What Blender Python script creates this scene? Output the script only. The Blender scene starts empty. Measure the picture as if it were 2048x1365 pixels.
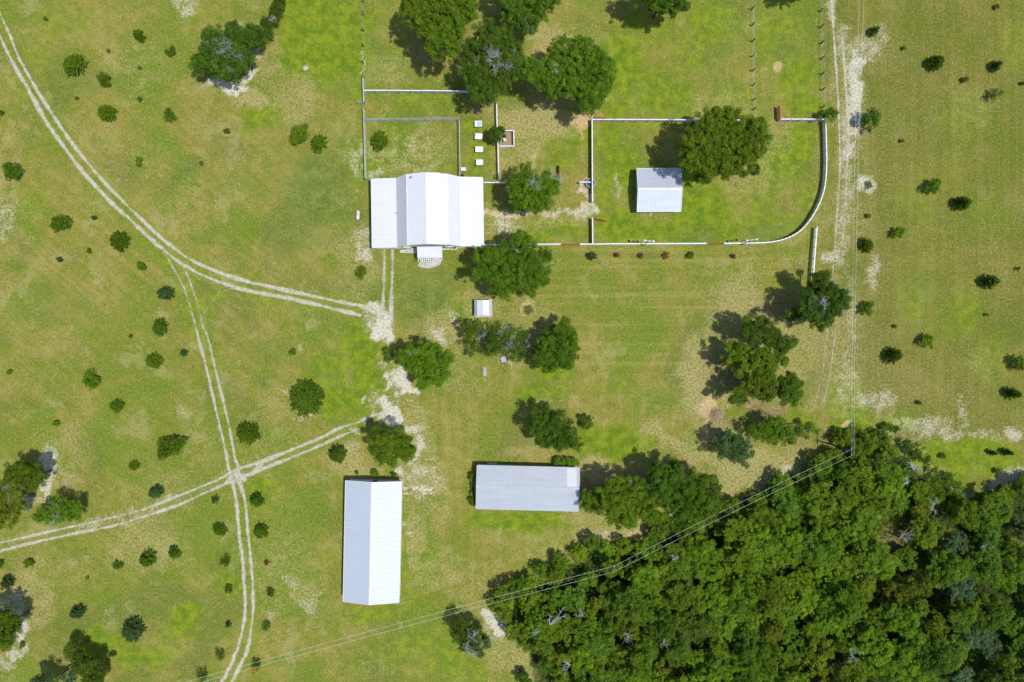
import bpy, math, random
import numpy as np
from mathutils import Vector, Matrix
R = math.radians
sc = bpy.context.scene
C = sc.collection

# ------------------------------------------------------------------ camera, sky, sun, exposure
S = 0.095          # metres on the ground per photo pixel
H = 130.0          # flying height of the camera
cam_d = bpy.data.cameras.new('camera'); cam = bpy.data.objects.new('camera', cam_d); C.objects.link(cam)
cam.location = (0, 0, H); cam.rotation_euler = (0, 0, 0)
cam_d.sensor_width = 36; cam_d.lens = 36*H/(2048*S); cam_d.clip_start = 1; cam_d.clip_end = 6000
sc.camera = cam
SX, SY = -0.37, 0.12   # shadow offset on the ground per metre of height
elev = math.atan(1/math.hypot(SX, SY))
w = bpy.data.worlds.new('World'); sc.world = w; w.use_nodes = True
nt = w.node_tree; bg = nt.nodes['Background']
sky = nt.nodes.new('ShaderNodeTexSky'); sky.sky_type = 'NISHITA'; sky.sun_disc = False
sky.sun_elevation = elev; sky.sun_rotation = math.atan2(-SX, -SY) % (2*math.pi)
nt.links.new(sky.outputs[0], bg.inputs[0]); bg.inputs[1].default_value = 0.135
sl = bpy.data.lights.new('sun', 'SUN'); sl.energy = 4.1; sl.angle = R(0.53); sl.color = (1.0, 0.965, 0.90)
sun = bpy.data.objects.new('sun', sl); C.objects.link(sun)
sun.rotation_euler = Vector((-SX, -SY, 1)).to_track_quat('Z', 'Y').to_euler()
sc.view_settings.view_transform = 'Standard'; sc.view_settings.look = 'None'
sc.view_settings.exposure = 0.0; sc.view_settings.gamma = 1

def P(px, py, z=0.0):
    f = S*(1 - z/H)
    return Vector(((px-1024)*f, (682.5-py)*f, z))

# ------------------------------------------------------------------ mesh helpers
class MB:
    def __init__(s): s.v = []; s.f = []
    def add(s, vs, fs):
        o = len(s.v); s.v += [tuple(v) for v in vs]; s.f += [tuple(i+o for i in f) for f in fs]; return s
    def box(s, cx, cy, cz, sx, sy, sz, rz=0.0, bev=0):
        c, n = math.cos(rz), math.sin(rz); vs = []
        for z in (-1, 1):
            for x, y in ((-1,-1),(1,-1),(1,1),(-1,1)):
                x_ = x*sx/2; y_ = y*sy/2
                vs.append((cx+x_*c-y_*n, cy+x_*n+y_*c, cz+z*sz/2))
        return s.add(vs, [(3,2,1,0),(4,5,6,7),(0,1,5,4),(1,2,6,5),(2,3,7,6),(3,0,4,7)])
    def tube(s, pts, rad, n=6, cap=True):
        pts = [Vector(p) for p in pts]
        if not hasattr(rad, '__len__'): rad = [rad]*len(pts)
        vs = []; fs = []; prev = None
        for i, p in enumerate(pts):
            d = (pts[min(i+1, len(pts)-1)] - pts[max(i-1, 0)])
            d = d.normalized() if d.length > 1e-9 else Vector((0,0,1))
            a = d.orthogonal().normalized() if prev is None else (prev - d*prev.dot(d)).normalized()
            prev = a; b = d.cross(a)
            for k in range(n):
                t = 2*math.pi*k/n; vs.append(p + (a*math.cos(t)+b*math.sin(t))*rad[i])
        for i in range(len(pts)-1):
            for k in range(n):
                fs.append((i*n+k, i*n+(k+1)%n, (i+1)*n+(k+1)%n, (i+1)*n+k))
        if cap: fs.append(tuple(range(n))[::-1]); fs.append(tuple(range((len(pts)-1)*n, len(pts)*n)))
        return s.add(vs, fs)
    def ball(s, c, r, n=10, m=6, sz=1.0):
        vs = [(c[0], c[1], c[2]+r*sz)]; fs = []
        for i in range(1, m):
            t = math.pi*i/m
            for k in range(n):
                a = 2*math.pi*k/n; vs.append((c[0]+r*math.sin(t)*math.cos(a), c[1]+r*math.sin(t)*math.sin(a), c[2]+r*sz*math.cos(t)))
        vs.append((c[0], c[1], c[2]-r*sz))
        for k in range(n): fs.append((0, 1+k, 1+(k+1)%n))
        for i in range(m-2):
            for k in range(n):
                a = 1+i*n; fs.append((a+k, a+n+k, a+n+(k+1)%n, a+(k+1)%n))
        L = len(vs)-1; a = 1+(m-2)*n
        for k in range(n): fs.append((L, a+(k+1)%n, a+k))
        return s.add(vs, fs)
    def lathe(s, prof, n=24, c=(0,0), sx=1, sy=1):
        vs = []; fs = []
        for r, z in prof:
            for k in range(n):
                a = 2*math.pi*k/n; vs.append((c[0]+r*sx*math.cos(a), c[1]+r*sy*math.sin(a), z))
        for i in range(len(prof)-1):
            for k in range(n): fs.append((i*n+k, i*n+(k+1)%n, (i+1)*n+(k+1)%n, (i+1)*n+k))
        return s.add(vs, fs)
    def build(s, name, mat, parent=None, loc=(0,0,0), smooth=False):
        me = bpy.data.meshes.new(name); me.from_pydata(s.v, [], s.f); me.update()
        if smooth: me.polygons.foreach_set('use_smooth', [True]*len(me.polygons))
        me.materials.append(mat)
        o = bpy.data.objects.new(name, me); C.objects.link(o); o.location = loc
        if parent: o.parent = parent
        return o
def np_mesh(name, V, F, mat, tint=None, parent=None, loc=(0,0,0)):
    me = bpy.data.meshes.new(name); nv = len(V); nf, k = F.shape
    me.vertices.add(nv); me.vertices.foreach_set('co', V.astype(np.float32).ravel())
    me.loops.add(nf*k); me.loops.foreach_set('vertex_index', F.astype(np.int32).ravel())
    me.polygons.add(nf); me.polygons.foreach_set('loop_start', np.arange(0, nf*k, k, dtype=np.int32))
    me.update(calc_edges=True)
    if tint is not None:
        a = me.attributes.new('tint', 'FLOAT', 'POINT'); a.data.foreach_set('value', tint.astype(np.float32))
    me.materials.append(mat)
    o = bpy.data.objects.new(name, me); C.objects.link(o); o.location = loc
    if parent: o.parent = parent
    return o
def tag(o, label=None, cat=None, group=None, kind=None):
    if label: o['label'] = label
    if cat: o['category'] = cat
    if group: o['group'] = group
    if kind: o['kind'] = kind
    return o
def thing(name, label, cat, loc=(0,0,0), rz=0.0, group=None):
    o = bpy.data.objects.new(name, None); C.objects.link(o); o.location = loc; o.rotation_euler = (0,0,rz)
    o.empty_display_size = 0.3
    return tag(o, label, cat, group)

# ------------------------------------------------------------------ materials
def lin(r, g, b):
    f = lambda c: (c/255/12.92) if c/255 <= .04045 else ((c/255+.055)/1.055)**2.4
    return (f(r), f(g), f(b), 1)
class NT:
    def __init__(s, name):
        s.m = bpy.data.materials.new(name); s.m.use_nodes = True; s.t = s.m.node_tree
        s.b = s.t.nodes['Principled BSDF']; s.out = s.t.nodes['Material Output']
    def n(s, typ, **kw):
        o = s.t.nodes.new(typ)
        for k, v in kw.items(): setattr(o, k, v)
        return o
    def l(s, a, b): s.t.links.new(a, b)
    def val(s, sock, v):
        if hasattr(v, 'default_value') or hasattr(v, 'is_output'): s.l(v, sock)
        else: sock.default_value = v
    def pos(s, obj=False):
        if obj: return s.n('ShaderNodeTexCoord').outputs['Object']
        return s.n('ShaderNodeNewGeometry').outputs['Position']
    def scale(s, vec, x, y, z=1, rot=0):
        m = s.n('ShaderNodeMapping'); s.l(vec, m.inputs[0]); m.inputs['Scale'].default_value = (x,y,z); m.inputs['Rotation'].default_value = (0,0,rot); return m.outputs[0]
    def noise(s, vec, sc_, det=3, rough=.55, dist=0):
        o = s.n('ShaderNodeTexNoise'); s.l(vec, o.inputs['Vector']); o.inputs['Scale'].default_value = sc_
        o.inputs['Detail'].default_value = det; o.inputs['Roughness'].default_value = rough; o.inputs['Distortion'].default_value = dist
        return o.outputs['Fac']
    def ramp(s, v, a, b, lo=0.0, hi=1.0, smooth=True):
        o = s.n('ShaderNodeMapRange'); o.interpolation_type = 'SMOOTHSTEP' if smooth else 'LINEAR'
        s.val(o.inputs[0], v); s.val(o.inputs[1], a); s.val(o.inputs[2], b); s.val(o.inputs[3], lo); s.val(o.inputs[4], hi); return o.outputs[0]
    def math(s, op, a, b=0.0, c=None, clamp=False):
        o = s.n('ShaderNodeMath', operation=op, use_clamp=clamp); s.val(o.inputs[0], a); s.val(o.inputs[1], b)
        if c is not None: s.val(o.inputs[2], c)
        return o.outputs[0]
    def mix(s, f, a, b, mode='MIX'):
        o = s.n('ShaderNodeMix', data_type='RGBA', blend_type=mode); s.val(o.inputs[0], f); s.val(o.inputs[6], a); s.val(o.inputs[7], b); return o.outputs[2]
    def bump(s, h, st=.5, d=.1):
        o = s.n('ShaderNodeBump'); s.l(h, o.inputs['Height']); o.inputs['Strength'].default_value = st; o.inputs['Distance'].default_value = d
        s.l(o.outputs[0], s.b.inputs['Normal'])
    def fin(s, col, rough=.8, metal=0.0, spec=None):
        s.val(s.b.inputs['Base Color'], col); s.val(s.b.inputs['Roughness'], rough); s.val(s.b.inputs['Metallic'], metal)
        if spec is not None: s.b.inputs['Specular IOR Level'].default_value = spec
        return s.m

def simple(name, col, rough=.7, var=.25, sc_=1.5, metal=0.0, spec=.3, bump=0.0):
    t = NT(name); p = t.pos(); a = t.noise(p, sc_, 5, .65); b = t.noise(p, sc_*9, 3)
    d = tuple(c*(1-var) for c in col[:3])+(1,); e = tuple(min(1, c*(1+var*.6)) for c in col[:3])+(1,)
    f = t.math('ADD', t.math('MULTIPLY', a, .7), t.math('MULTIPLY', b, .3)); f = t.ramp(f, .35, .65)
    if bump: t.bump(b, bump, .03)
    return t.fin(t.mix(f, d, e), rough, metal, spec)

def roof_mat(name, col, rough, streak, metal=0.0, axis=0, spec=.4):
    # painted or galvanised sheet: faint run-off streaks along the slope, panel to panel differences, rust specks
    t = NT(name); p = t.pos(True)
    s1 = t.noise(t.scale(p, *( (1.3, .06) if axis == 0 else (.06, 1.3) )), 1.4, 4, .6)
    s2 = t.noise(t.scale(p, *( (4.5, .25) if axis == 0 else (.25, 4.5) )), 1.2, 3, .6)
    s3 = t.noise(p, .35, 4, .6)
    f = t.ramp(t.math('ADD', t.math('MULTIPLY', s1, .5), t.math('ADD', t.math('MULTIPLY', s2, .25), t.math('MULTIPLY', s3, .25))), .35, .65)
    dk = tuple(c*(1-streak) for c in col[:3])+(1,)
    c = t.mix(f, dk, col)
    sp = t.ramp(t.noise(p, 5, 2, .5), .74, .80)
    c = t.mix(t.math('MULTIPLY', sp, .25), c, (.16,.14,.12,1))
    return t.fin(c, rough, metal, spec)

M = {}
M['white_roof'] = roof_mat('white_roof', (.62,.635,.675,1), .55, .06, axis=1)
M['barn_roof'] = roof_mat('barn_roof', (.50,.555,.63,1), .62, .06, axis=1, metal=.30)
M['white_roof_plain'] = roof_mat('white_roof_plain', (.60,.62,.66,1), .4, .07, axis=0)
M['galv_roof'] = roof_mat('galv_roof', (.44,.48,.53,1), .5, .12, axis=0, metal=.25)
M['galv_shed'] = roof_mat('galv_shed', (.49,.53,.59,1), .62, .10, axis=0, metal=.30)
M['trim'] = simple('white_trim', (.64,.65,.68,1), .5, .1)
M['grey_trim'] = simple('grey_trim', (.42,.45,.48,1), .5, .15)
M['wall_white'] = simple('white_siding', (.62,.61,.57,1), .7, .12, .6)
M['wall_grey'] = simple('grey_siding', (.33,.34,.33,1), .7, .15, .6)
M['wall_brick'] = simple('brown_siding', (.22,.13,.09,1), .8, .3, 2)
M['glass'] = NT('window_glass').fin((.03,.04,.05,1), .08, 0, .6)
M['door'] = simple('door_paint', (.10,.14,.12,1), .5, .1)
M['door_white'] = simple('door_white', (.6,.6,.58,1), .5, .1)
M['concrete'] = simple('concrete', (.46,.44,.40,1), .9, .28, .9, bump=.3)
M['wood_grey'] = simple('weathered_wood', (.20,.18,.155,1), .9, .35, 3)
M['post_dark'] = simple('dark_post', (.045,.04,.035,1), .9, .3, 3)
M['bark'] = simple('bark', (.115,.095,.075,1), .95, .4, 2, bump=.5)
M['dead_wood'] = simple('dead_wood', (.36,.37,.35,1), .85, .25, 2)
M['fence_white'] = simple('white_vinyl', (.66,.67,.71,1), .5, .07, .5)
M['mesh_wire'] = simple('galvanised_wire', (.42,.45,.46,1), .5, .15, 1, metal=.2)
M['gate_red'] = simple('red_gate_paint', (.42,.07,.045,1), .55, .25, 1.5)
M['gate_rust'] = simple('rusty_gate', (.34,.12,.055,1), .7, .35, 2)
M['box_white'] = simple('white_lid', (.66,.67,.70,1), .5, .12, 1.5)
M['box_grey'] = simple('box_mid_grey', (.30,.31,.33,1), .7, .15, 1.5)  # even mid grey for box and cabinet bodies, lid strips, tank straps
M['metal_grey'] = simple('grey_metal', (.30,.32,.35,1), .45, .2, 2, metal=.5)
M['tank_white'] = simple('white_tank', (.64,.64,.64,1), .35, .08, 2)
M['water'] = NT('trough_water').fin((.055,.10,.10,1), .06, 0, .5)
M['soil'] = simple('garden_soil', (.20,.115,.07,1), .95, .35, 4)
M['sand_pen'] = simple('pen_sand', (.30,.22,.13,1), .95, .18, 3)
M['litter'] = simple('bark_mulch', (.28,.20,.13,1), .95, .4, 3)
M['stone'] = simple('pale_stone', (.42,.41,.39,1), .9, .3, 4)
M['ash'] = simple('pale_ash', (.40,.39,.33,1), .95, .3, 5)
M['cable'] = simple('cable_aluminium', (.78,.8,.8,1), .45, .05, 1, metal=.0)
M['pole'] = simple('utility_pole_wood', (.10,.08,.06,1), .9, .3, 2)
M['petal_red'] = simple('red_petals', (.30,.07,.05,1), .7, .35, 6)
M['mound'] = simple('brown_mound', (.30,.22,.13,1), .95, .4, 3)

def leaf_mat(name, a, b, c, rough=.6, trans=.28):
    t = NT(name)
    ti = t.n('ShaderNodeAttribute', attribute_name='tint').outputs['Fac']
    oi = t.n('ShaderNodeObjectInfo').outputs['Random']
    v = t.noise(t.pos(), .55, 3)
    f = t.math('ADD', t.math('MULTIPLY', ti, .6), t.math('MULTIPLY', v, .5))
    col = t.mix(t.ramp(f, .2, .55), a, b); col = t.mix(t.ramp(f, .56, .92), col, tuple(q*1.18 for q in c[:3])+(1,))
    h = t.n('ShaderNodeHueSaturation'); t.l(col, h.inputs['Color'])
    t.l(t.ramp(oi, 0, 1, .494, .514, False), h.inputs['Hue']); t.l(t.ramp(t.math('FRACT', t.math('MULTIPLY', oi, 7.3)), 0, 1, .80, 1.22, False), h.inputs['Value'])
    t.fin(h.outputs[0], rough, 0, .16)
    tr = t.n('ShaderNodeBsdfTranslucent'); t.l(h.outputs[0], tr.inputs[0])
    mx = t.n('ShaderNodeMixShader'); mx.inputs[0].default_value = trans
    t.l(t.b.outputs[0], mx.inputs[1]); t.l(tr.outputs[0], mx.inputs[2]); t.l(mx.outputs[0], t.out.inputs[0])
    return t.m
L = {
 'oak':   leaf_mat('oak_leaves',   (0.048,0.084,0.003,1), (0.100,0.172,0.005,1), (0.173,0.264,0.012,1)),
 'dark':  leaf_mat('dark_leaves',  (0.031,0.069,0.004,1), (0.071,0.136,0.006,1), (0.138,0.224,0.019,1)),
 'lime':  leaf_mat('lime_leaves',  (0.048,0.092,0.003,1), (0.100,0.180,0.005,1), (0.173,0.276,0.015,1)),
 'blue':  leaf_mat('bluish_leaves',(.030,.062,.016,1), (.060,.112,.028,1), (.115,.180,.060,1)),
 'olive': leaf_mat('olive_leaves', (0.065,0.088,0.005,1), (0.123,0.164,0.008,1), (0.192,0.232,0.026,1)),
 'gold':  leaf_mat('golden_leaves',(.20,.13,.012,1), (.36,.24,.02,1), (.45,.32,.05,1)),
 'palm':  leaf_mat('palm_leaves', (.11,.20,.01,1), (.15,.26,.015,1), (.2,.32,.02,1)),
 'rust':  leaf_mat('rusty_leaves', (.10,.045,.025,1), (.20,.08,.045,1), (.30,.13,.08,1)),
}

# ------------------------------------------------------------------ ground
SEG = []   # painting helpers work in photo pixels projected to the ground
def make_ground():
    hx, hy, st = 125.0, 92.0, 0.42
    fx = np.arange(-hx, hx+.01, st); fy = np.arange(-hy, hy+.01, st)
    ox = np.array([130, 140, 155, 180, 220, 300, 450, 800, 1500.]); oy = np.array([96, 105, 120, 150, 200, 300, 450, 800, 1500.])
    xs = np.concatenate([-ox[::-1], fx, ox]); ys = np.concatenate([-oy[::-1], fy, oy])
    X, Y = np.meshgrid(xs, ys)
    U = X/S + 1024; V = 682.5 - Y/S
    rng = np.random.default_rng(5)
    # warp so the painted patches get loose outlines
    def fn(u, v, sc_, seed):
        r = np.random.default_rng(seed); o = 0
        for k in range(7):
            a = r.uniform(0, 6.28); f = (2*np.pi/sc_)*r.uniform(.6, 1.7); o = o + np.sin((u*np.cos(a)+v*np.sin(a))*f + r.uniform(0, 6.28) )
        return o/3.0
    wu = U + 7*fn(U, V, 60, 1) + 3*fn(U, V, 22, 2); wv = V + 7*fn(U, V, 60, 3) + 3*fn(U, V, 22, 4)
    ch = {k: np.zeros_like(U) for k in 'gdtwobls'}
    def blob(k, x, y, rx, ry, s=1.0, a=0.0, soft=.55):
        if k == 'g': s = min(1.0, s*1.22)
        c, n = math.cos(R(a)), math.sin(R(a)); du = wu-x; dv = wv-y
        p = (du*c+dv*n)/rx; q = (-du*n+dv*c)/ry
        d = np.sqrt(p*p+q*q); t = np.clip((1+soft-d)/(2*soft), 0, 1); t = t*t*(3-2*t)
        ch[k][:] = np.maximum(ch[k], s*t)
    def line(k, pts, wd, s=1.0, soft=.6):
        for (x0,y0),(x1,y1) in zip(pts, pts[1:]):
            dx, dy = x1-x0, y1-y0; LL = dx*dx+dy*dy
            t = np.clip(((wu-x0)*dx+(wv-y0)*dy)/LL, 0, 1); d = np.hypot(wu-x0-t*dx, wv-y0-t*dy)/wd
            m = np.clip((1+soft-d)/(2*soft), 0, 1); ch[k][:] = np.maximum(ch[k], s*m*m*(3-2*m))
    for a in BLOBS: blob(*a)
    for a in LINES: line(*a)
    V3 = np.stack([X.ravel(), Y.ravel(), np.zeros(X.size)], 1)
    # very gentle swell outside the yard so the sheet is not a mirror-flat plane
    nx, ny = len(xs), len(ys); i = np.arange(nx-1); j = np.arange(ny-1); I, J = np.meshgrid(i, j); a = (J*nx+I).ravel()
    F = np.stack([a, a+1, a+nx+1, a+nx], 1)
    return V3, F, ch
def ground_mat():
    t = NT('meadow'); p = t.pos()
    a1 = t.n('ShaderNodeAttribute', attribute_name='pa'); a2 = t.n('ShaderNodeAttribute', attribute_name='pb')
    s1 = t.n('ShaderNodeSeparateColor'); t.l(a1.outputs['Color'], s1.inputs[0]); s2 = t.n('ShaderNodeSeparateColor'); t.l(a2.outputs['Color'], s2.inputs[0])
    g, d, tn, wh = s1.outputs[0], s1.outputs[1], s1.outputs[2], a1.outputs['Alpha']
    og, bd, li, st = s2.outputs[0], s2.outputs[1], s2.outputs[2], a2.outputs['Alpha']
    N1 = t.noise(p, .022, 4, .6, .3); N2 = t.noise(p, .11, 5, .62, .4); N3 = t.noise(p, .55, 5, .65); N4 = t.noise(p, 2.6, 4, .7); N5 = t.noise(p, 9, 2, .6)
    # mowing lines: run north-south in the east and west fields, east-west below the paddock
    mv = t.noise(t.scale(p, .9, .018), 1.0, 3, .6); mh = t.noise(t.scale(p, .018, .9), 1.0, 3, .6)
    md = t.noise(t.scale(t.scale(p, 1, 1, 1, R(40)), .02, .8), 1.0, 3, .6)
    sx = t.n('ShaderNodeSeparateXYZ'); t.l(p, sx.inputs[0])
    west = t.ramp(sx.outputs[0], -15, -45)
    mow = t.mix(st, t.mix(west, mv, md), mh)
    olive = lin(133, 128, 50); green = lin(106, 121, 28); tan = lin(156, 147, 86)
    mixf = t.math('ADD', t.math('ADD', t.math('MULTIPLY', N1, .30), t.math('MULTIPLY', N2, .42)), t.math('ADD', t.math('MULTIPLY', N3, .28), t.math('MULTIPLY', t.math('SUBTRACT', mow, .5), .22)))
    c = t.mix(t.ramp(mixf, .42, .56), green, olive)
    c = t.mix(t.math('MULTIPLY', t.ramp(mixf, .51, .66), .75), c, tan)
    M1 = t.noise(p, .065, 5, .62, .5); M2 = t.noise(p, .045, 5, .65, .8)
    c = t.mix(t.math('MULTIPLY', t.ramp(M1, .50, .62), .65), c, lin(94, 122, 8))
    c = t.mix(t.math('MULTIPLY', t.ramp(M2, .53, .64), .5), c, lin(90, 106, 42))
    M3 = t.noise(p, .16, 6, .75, .3); c = t.mix(t.math('MULTIPLY', t.ramp(M3, .53, .64), .42), c, lin(160, 154, 98))
    def cover(w, edge, fine=.5):
        n = t.math('ADD', t.math('MULTIPLY', N3, .45), t.math('ADD', t.math('MULTIPLY', N4, .35), t.math('MULTIPLY', N5, .2)))
        th = t.math('SUBTRACT', 1.0, w)          # threshold falls as the painted weight grows
        th = t.math('MULTIPLY_ADD', th, .62, .19)
        return t.math('MULTIPLY', t.ramp(n, t.math('SUBTRACT', th, edge), t.math('ADD', th, edge)), t.ramp(w, .02, .12))
    def soft(w, k=1.0):
        n = t.math('ADD', t.math('MULTIPLY', N3, .6), t.math('MULTIPLY', N4, .4))
        v = t.math('MULTIPLY_ADD', t.math('SUBTRACT', n, .5), 2.6, t.math('MULTIPLY', w, 1.15))
        return t.math('MULTIPLY', t.ramp(v, .0, .95), t.ramp(w, .0, .25))
    # lush grass
    gcol = t.mix(t.ramp(N3, .35, .65), lin(84, 116, 2), lin(126, 142, 4))
    c = t.mix(t.math('MULTIPLY', soft(g), .95), c, gcol)
    dcol = t.mix(t.ramp(N3, .35, .65), lin(84, 104, 30), lin(108, 126, 50))
    c = t.mix(t.math('MULTIPLY', soft(d), .85), c, dcol)
    tcol = t.mix(t.ramp(N4, .35, .65), lin(136, 128, 72), lin(176, 165, 108))
    c = t.mix(t.math('MULTIPLY', cover(tn, .22), .85), c, tcol)
    east = t.ramp(sx.outputs[0], 48, 72, 0.0, .58)
    c = t.mix(t.math('MULTIPLY', east, t.ramp(g, .1, .7, 1.0, .15)), c, t.mix(N2, lin(72, 86, 14), lin(112, 106, 38)))
    c = t.mix(t.math('MULTIPLY', t.ramp(mv, .46, .62), t.ramp(sx.outputs[0], 40, 66, 0.0, .08)), c, lin(158, 152, 88))
    c = t.mix(t.math('MULTIPLY', t.ramp(mh, .50, .66), t.math('MULTIPLY', st, .35)), c, lin(150, 146, 74))
    # dry and dark speckle through all the grass
    N6 = t.noise(p, 1.3, 4, .7)
    sp = t.ramp(t.math('ADD', t.math('MULTIPLY', N4, .65), t.math('MULTIPLY', N5, .35)), .49, .66)
    c = t.mix(t.math('MULTIPLY', sp, t.ramp(g, .2, .9, .50, .18)), c, lin(176, 164, 104))
    dk = t.ramp(t.math('ADD', t.math('MULTIPLY', N4, .5), t.math('MULTIPLY', N6, .5)), .48, .33)
    c = t.mix(t.math('MULTIPLY', dk, .60), c, lin(84, 92, 20))
    fl = t.ramp(t.math('MULTIPLY_ADD', t.ramp(M3, .45, .62), .04, t.noise(p, 3.1, 2, .5)), .70, .76)
    c = t.mix(t.math('MULTIPLY', fl, .7), c, lin(205, 196, 150))
    ocol = t.mix(t.ramp(N4, .35, .65), lin(176, 142, 100), lin(208, 182, 134))
    c = t.mix(t.math('MULTIPLY', cover(og, .20), .9), c, ocol)
    c = t.mix(t.math('MULTIPLY', soft(wh), .55), c, t.mix(t.ramp(N4, .35, .65), lin(132, 126, 76), lin(184, 174, 128)))
    wcol = t.mix(t.ramp(N4, .3, .62), lin(164, 158, 134), lin(214, 210, 196))
    c = t.mix(t.math('MULTIPLY', cover(t.math('MULTIPLY', wh, .93), .20), .85), c, wcol)
    lcol = t.mix(t.ramp(N4, .35, .65), lin(104, 92, 58), lin(152, 134, 94))
    c = t.mix(t.math('MULTIPLY', cover(li, .26), .85), c, lcol)
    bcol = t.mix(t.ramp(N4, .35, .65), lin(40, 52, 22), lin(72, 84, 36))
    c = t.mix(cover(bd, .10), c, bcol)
    hs = t.n('ShaderNodeHueSaturation'); t.l(c, hs.inputs['Color']); hs.inputs['Value'].default_value = GROUND_GAIN; hs.inputs['Saturation'].default_value = GROUND_SAT
    hgt = t.math('ADD', t.math('MULTIPLY', N4, .5), t.math('MULTIPLY', N5, .5)); t.bump(hgt, .9, .16)
    return t.fin(hs.outputs[0], .95, 0, .1)
GROUND_GAIN = .95
GROUND_SAT = .96

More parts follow.
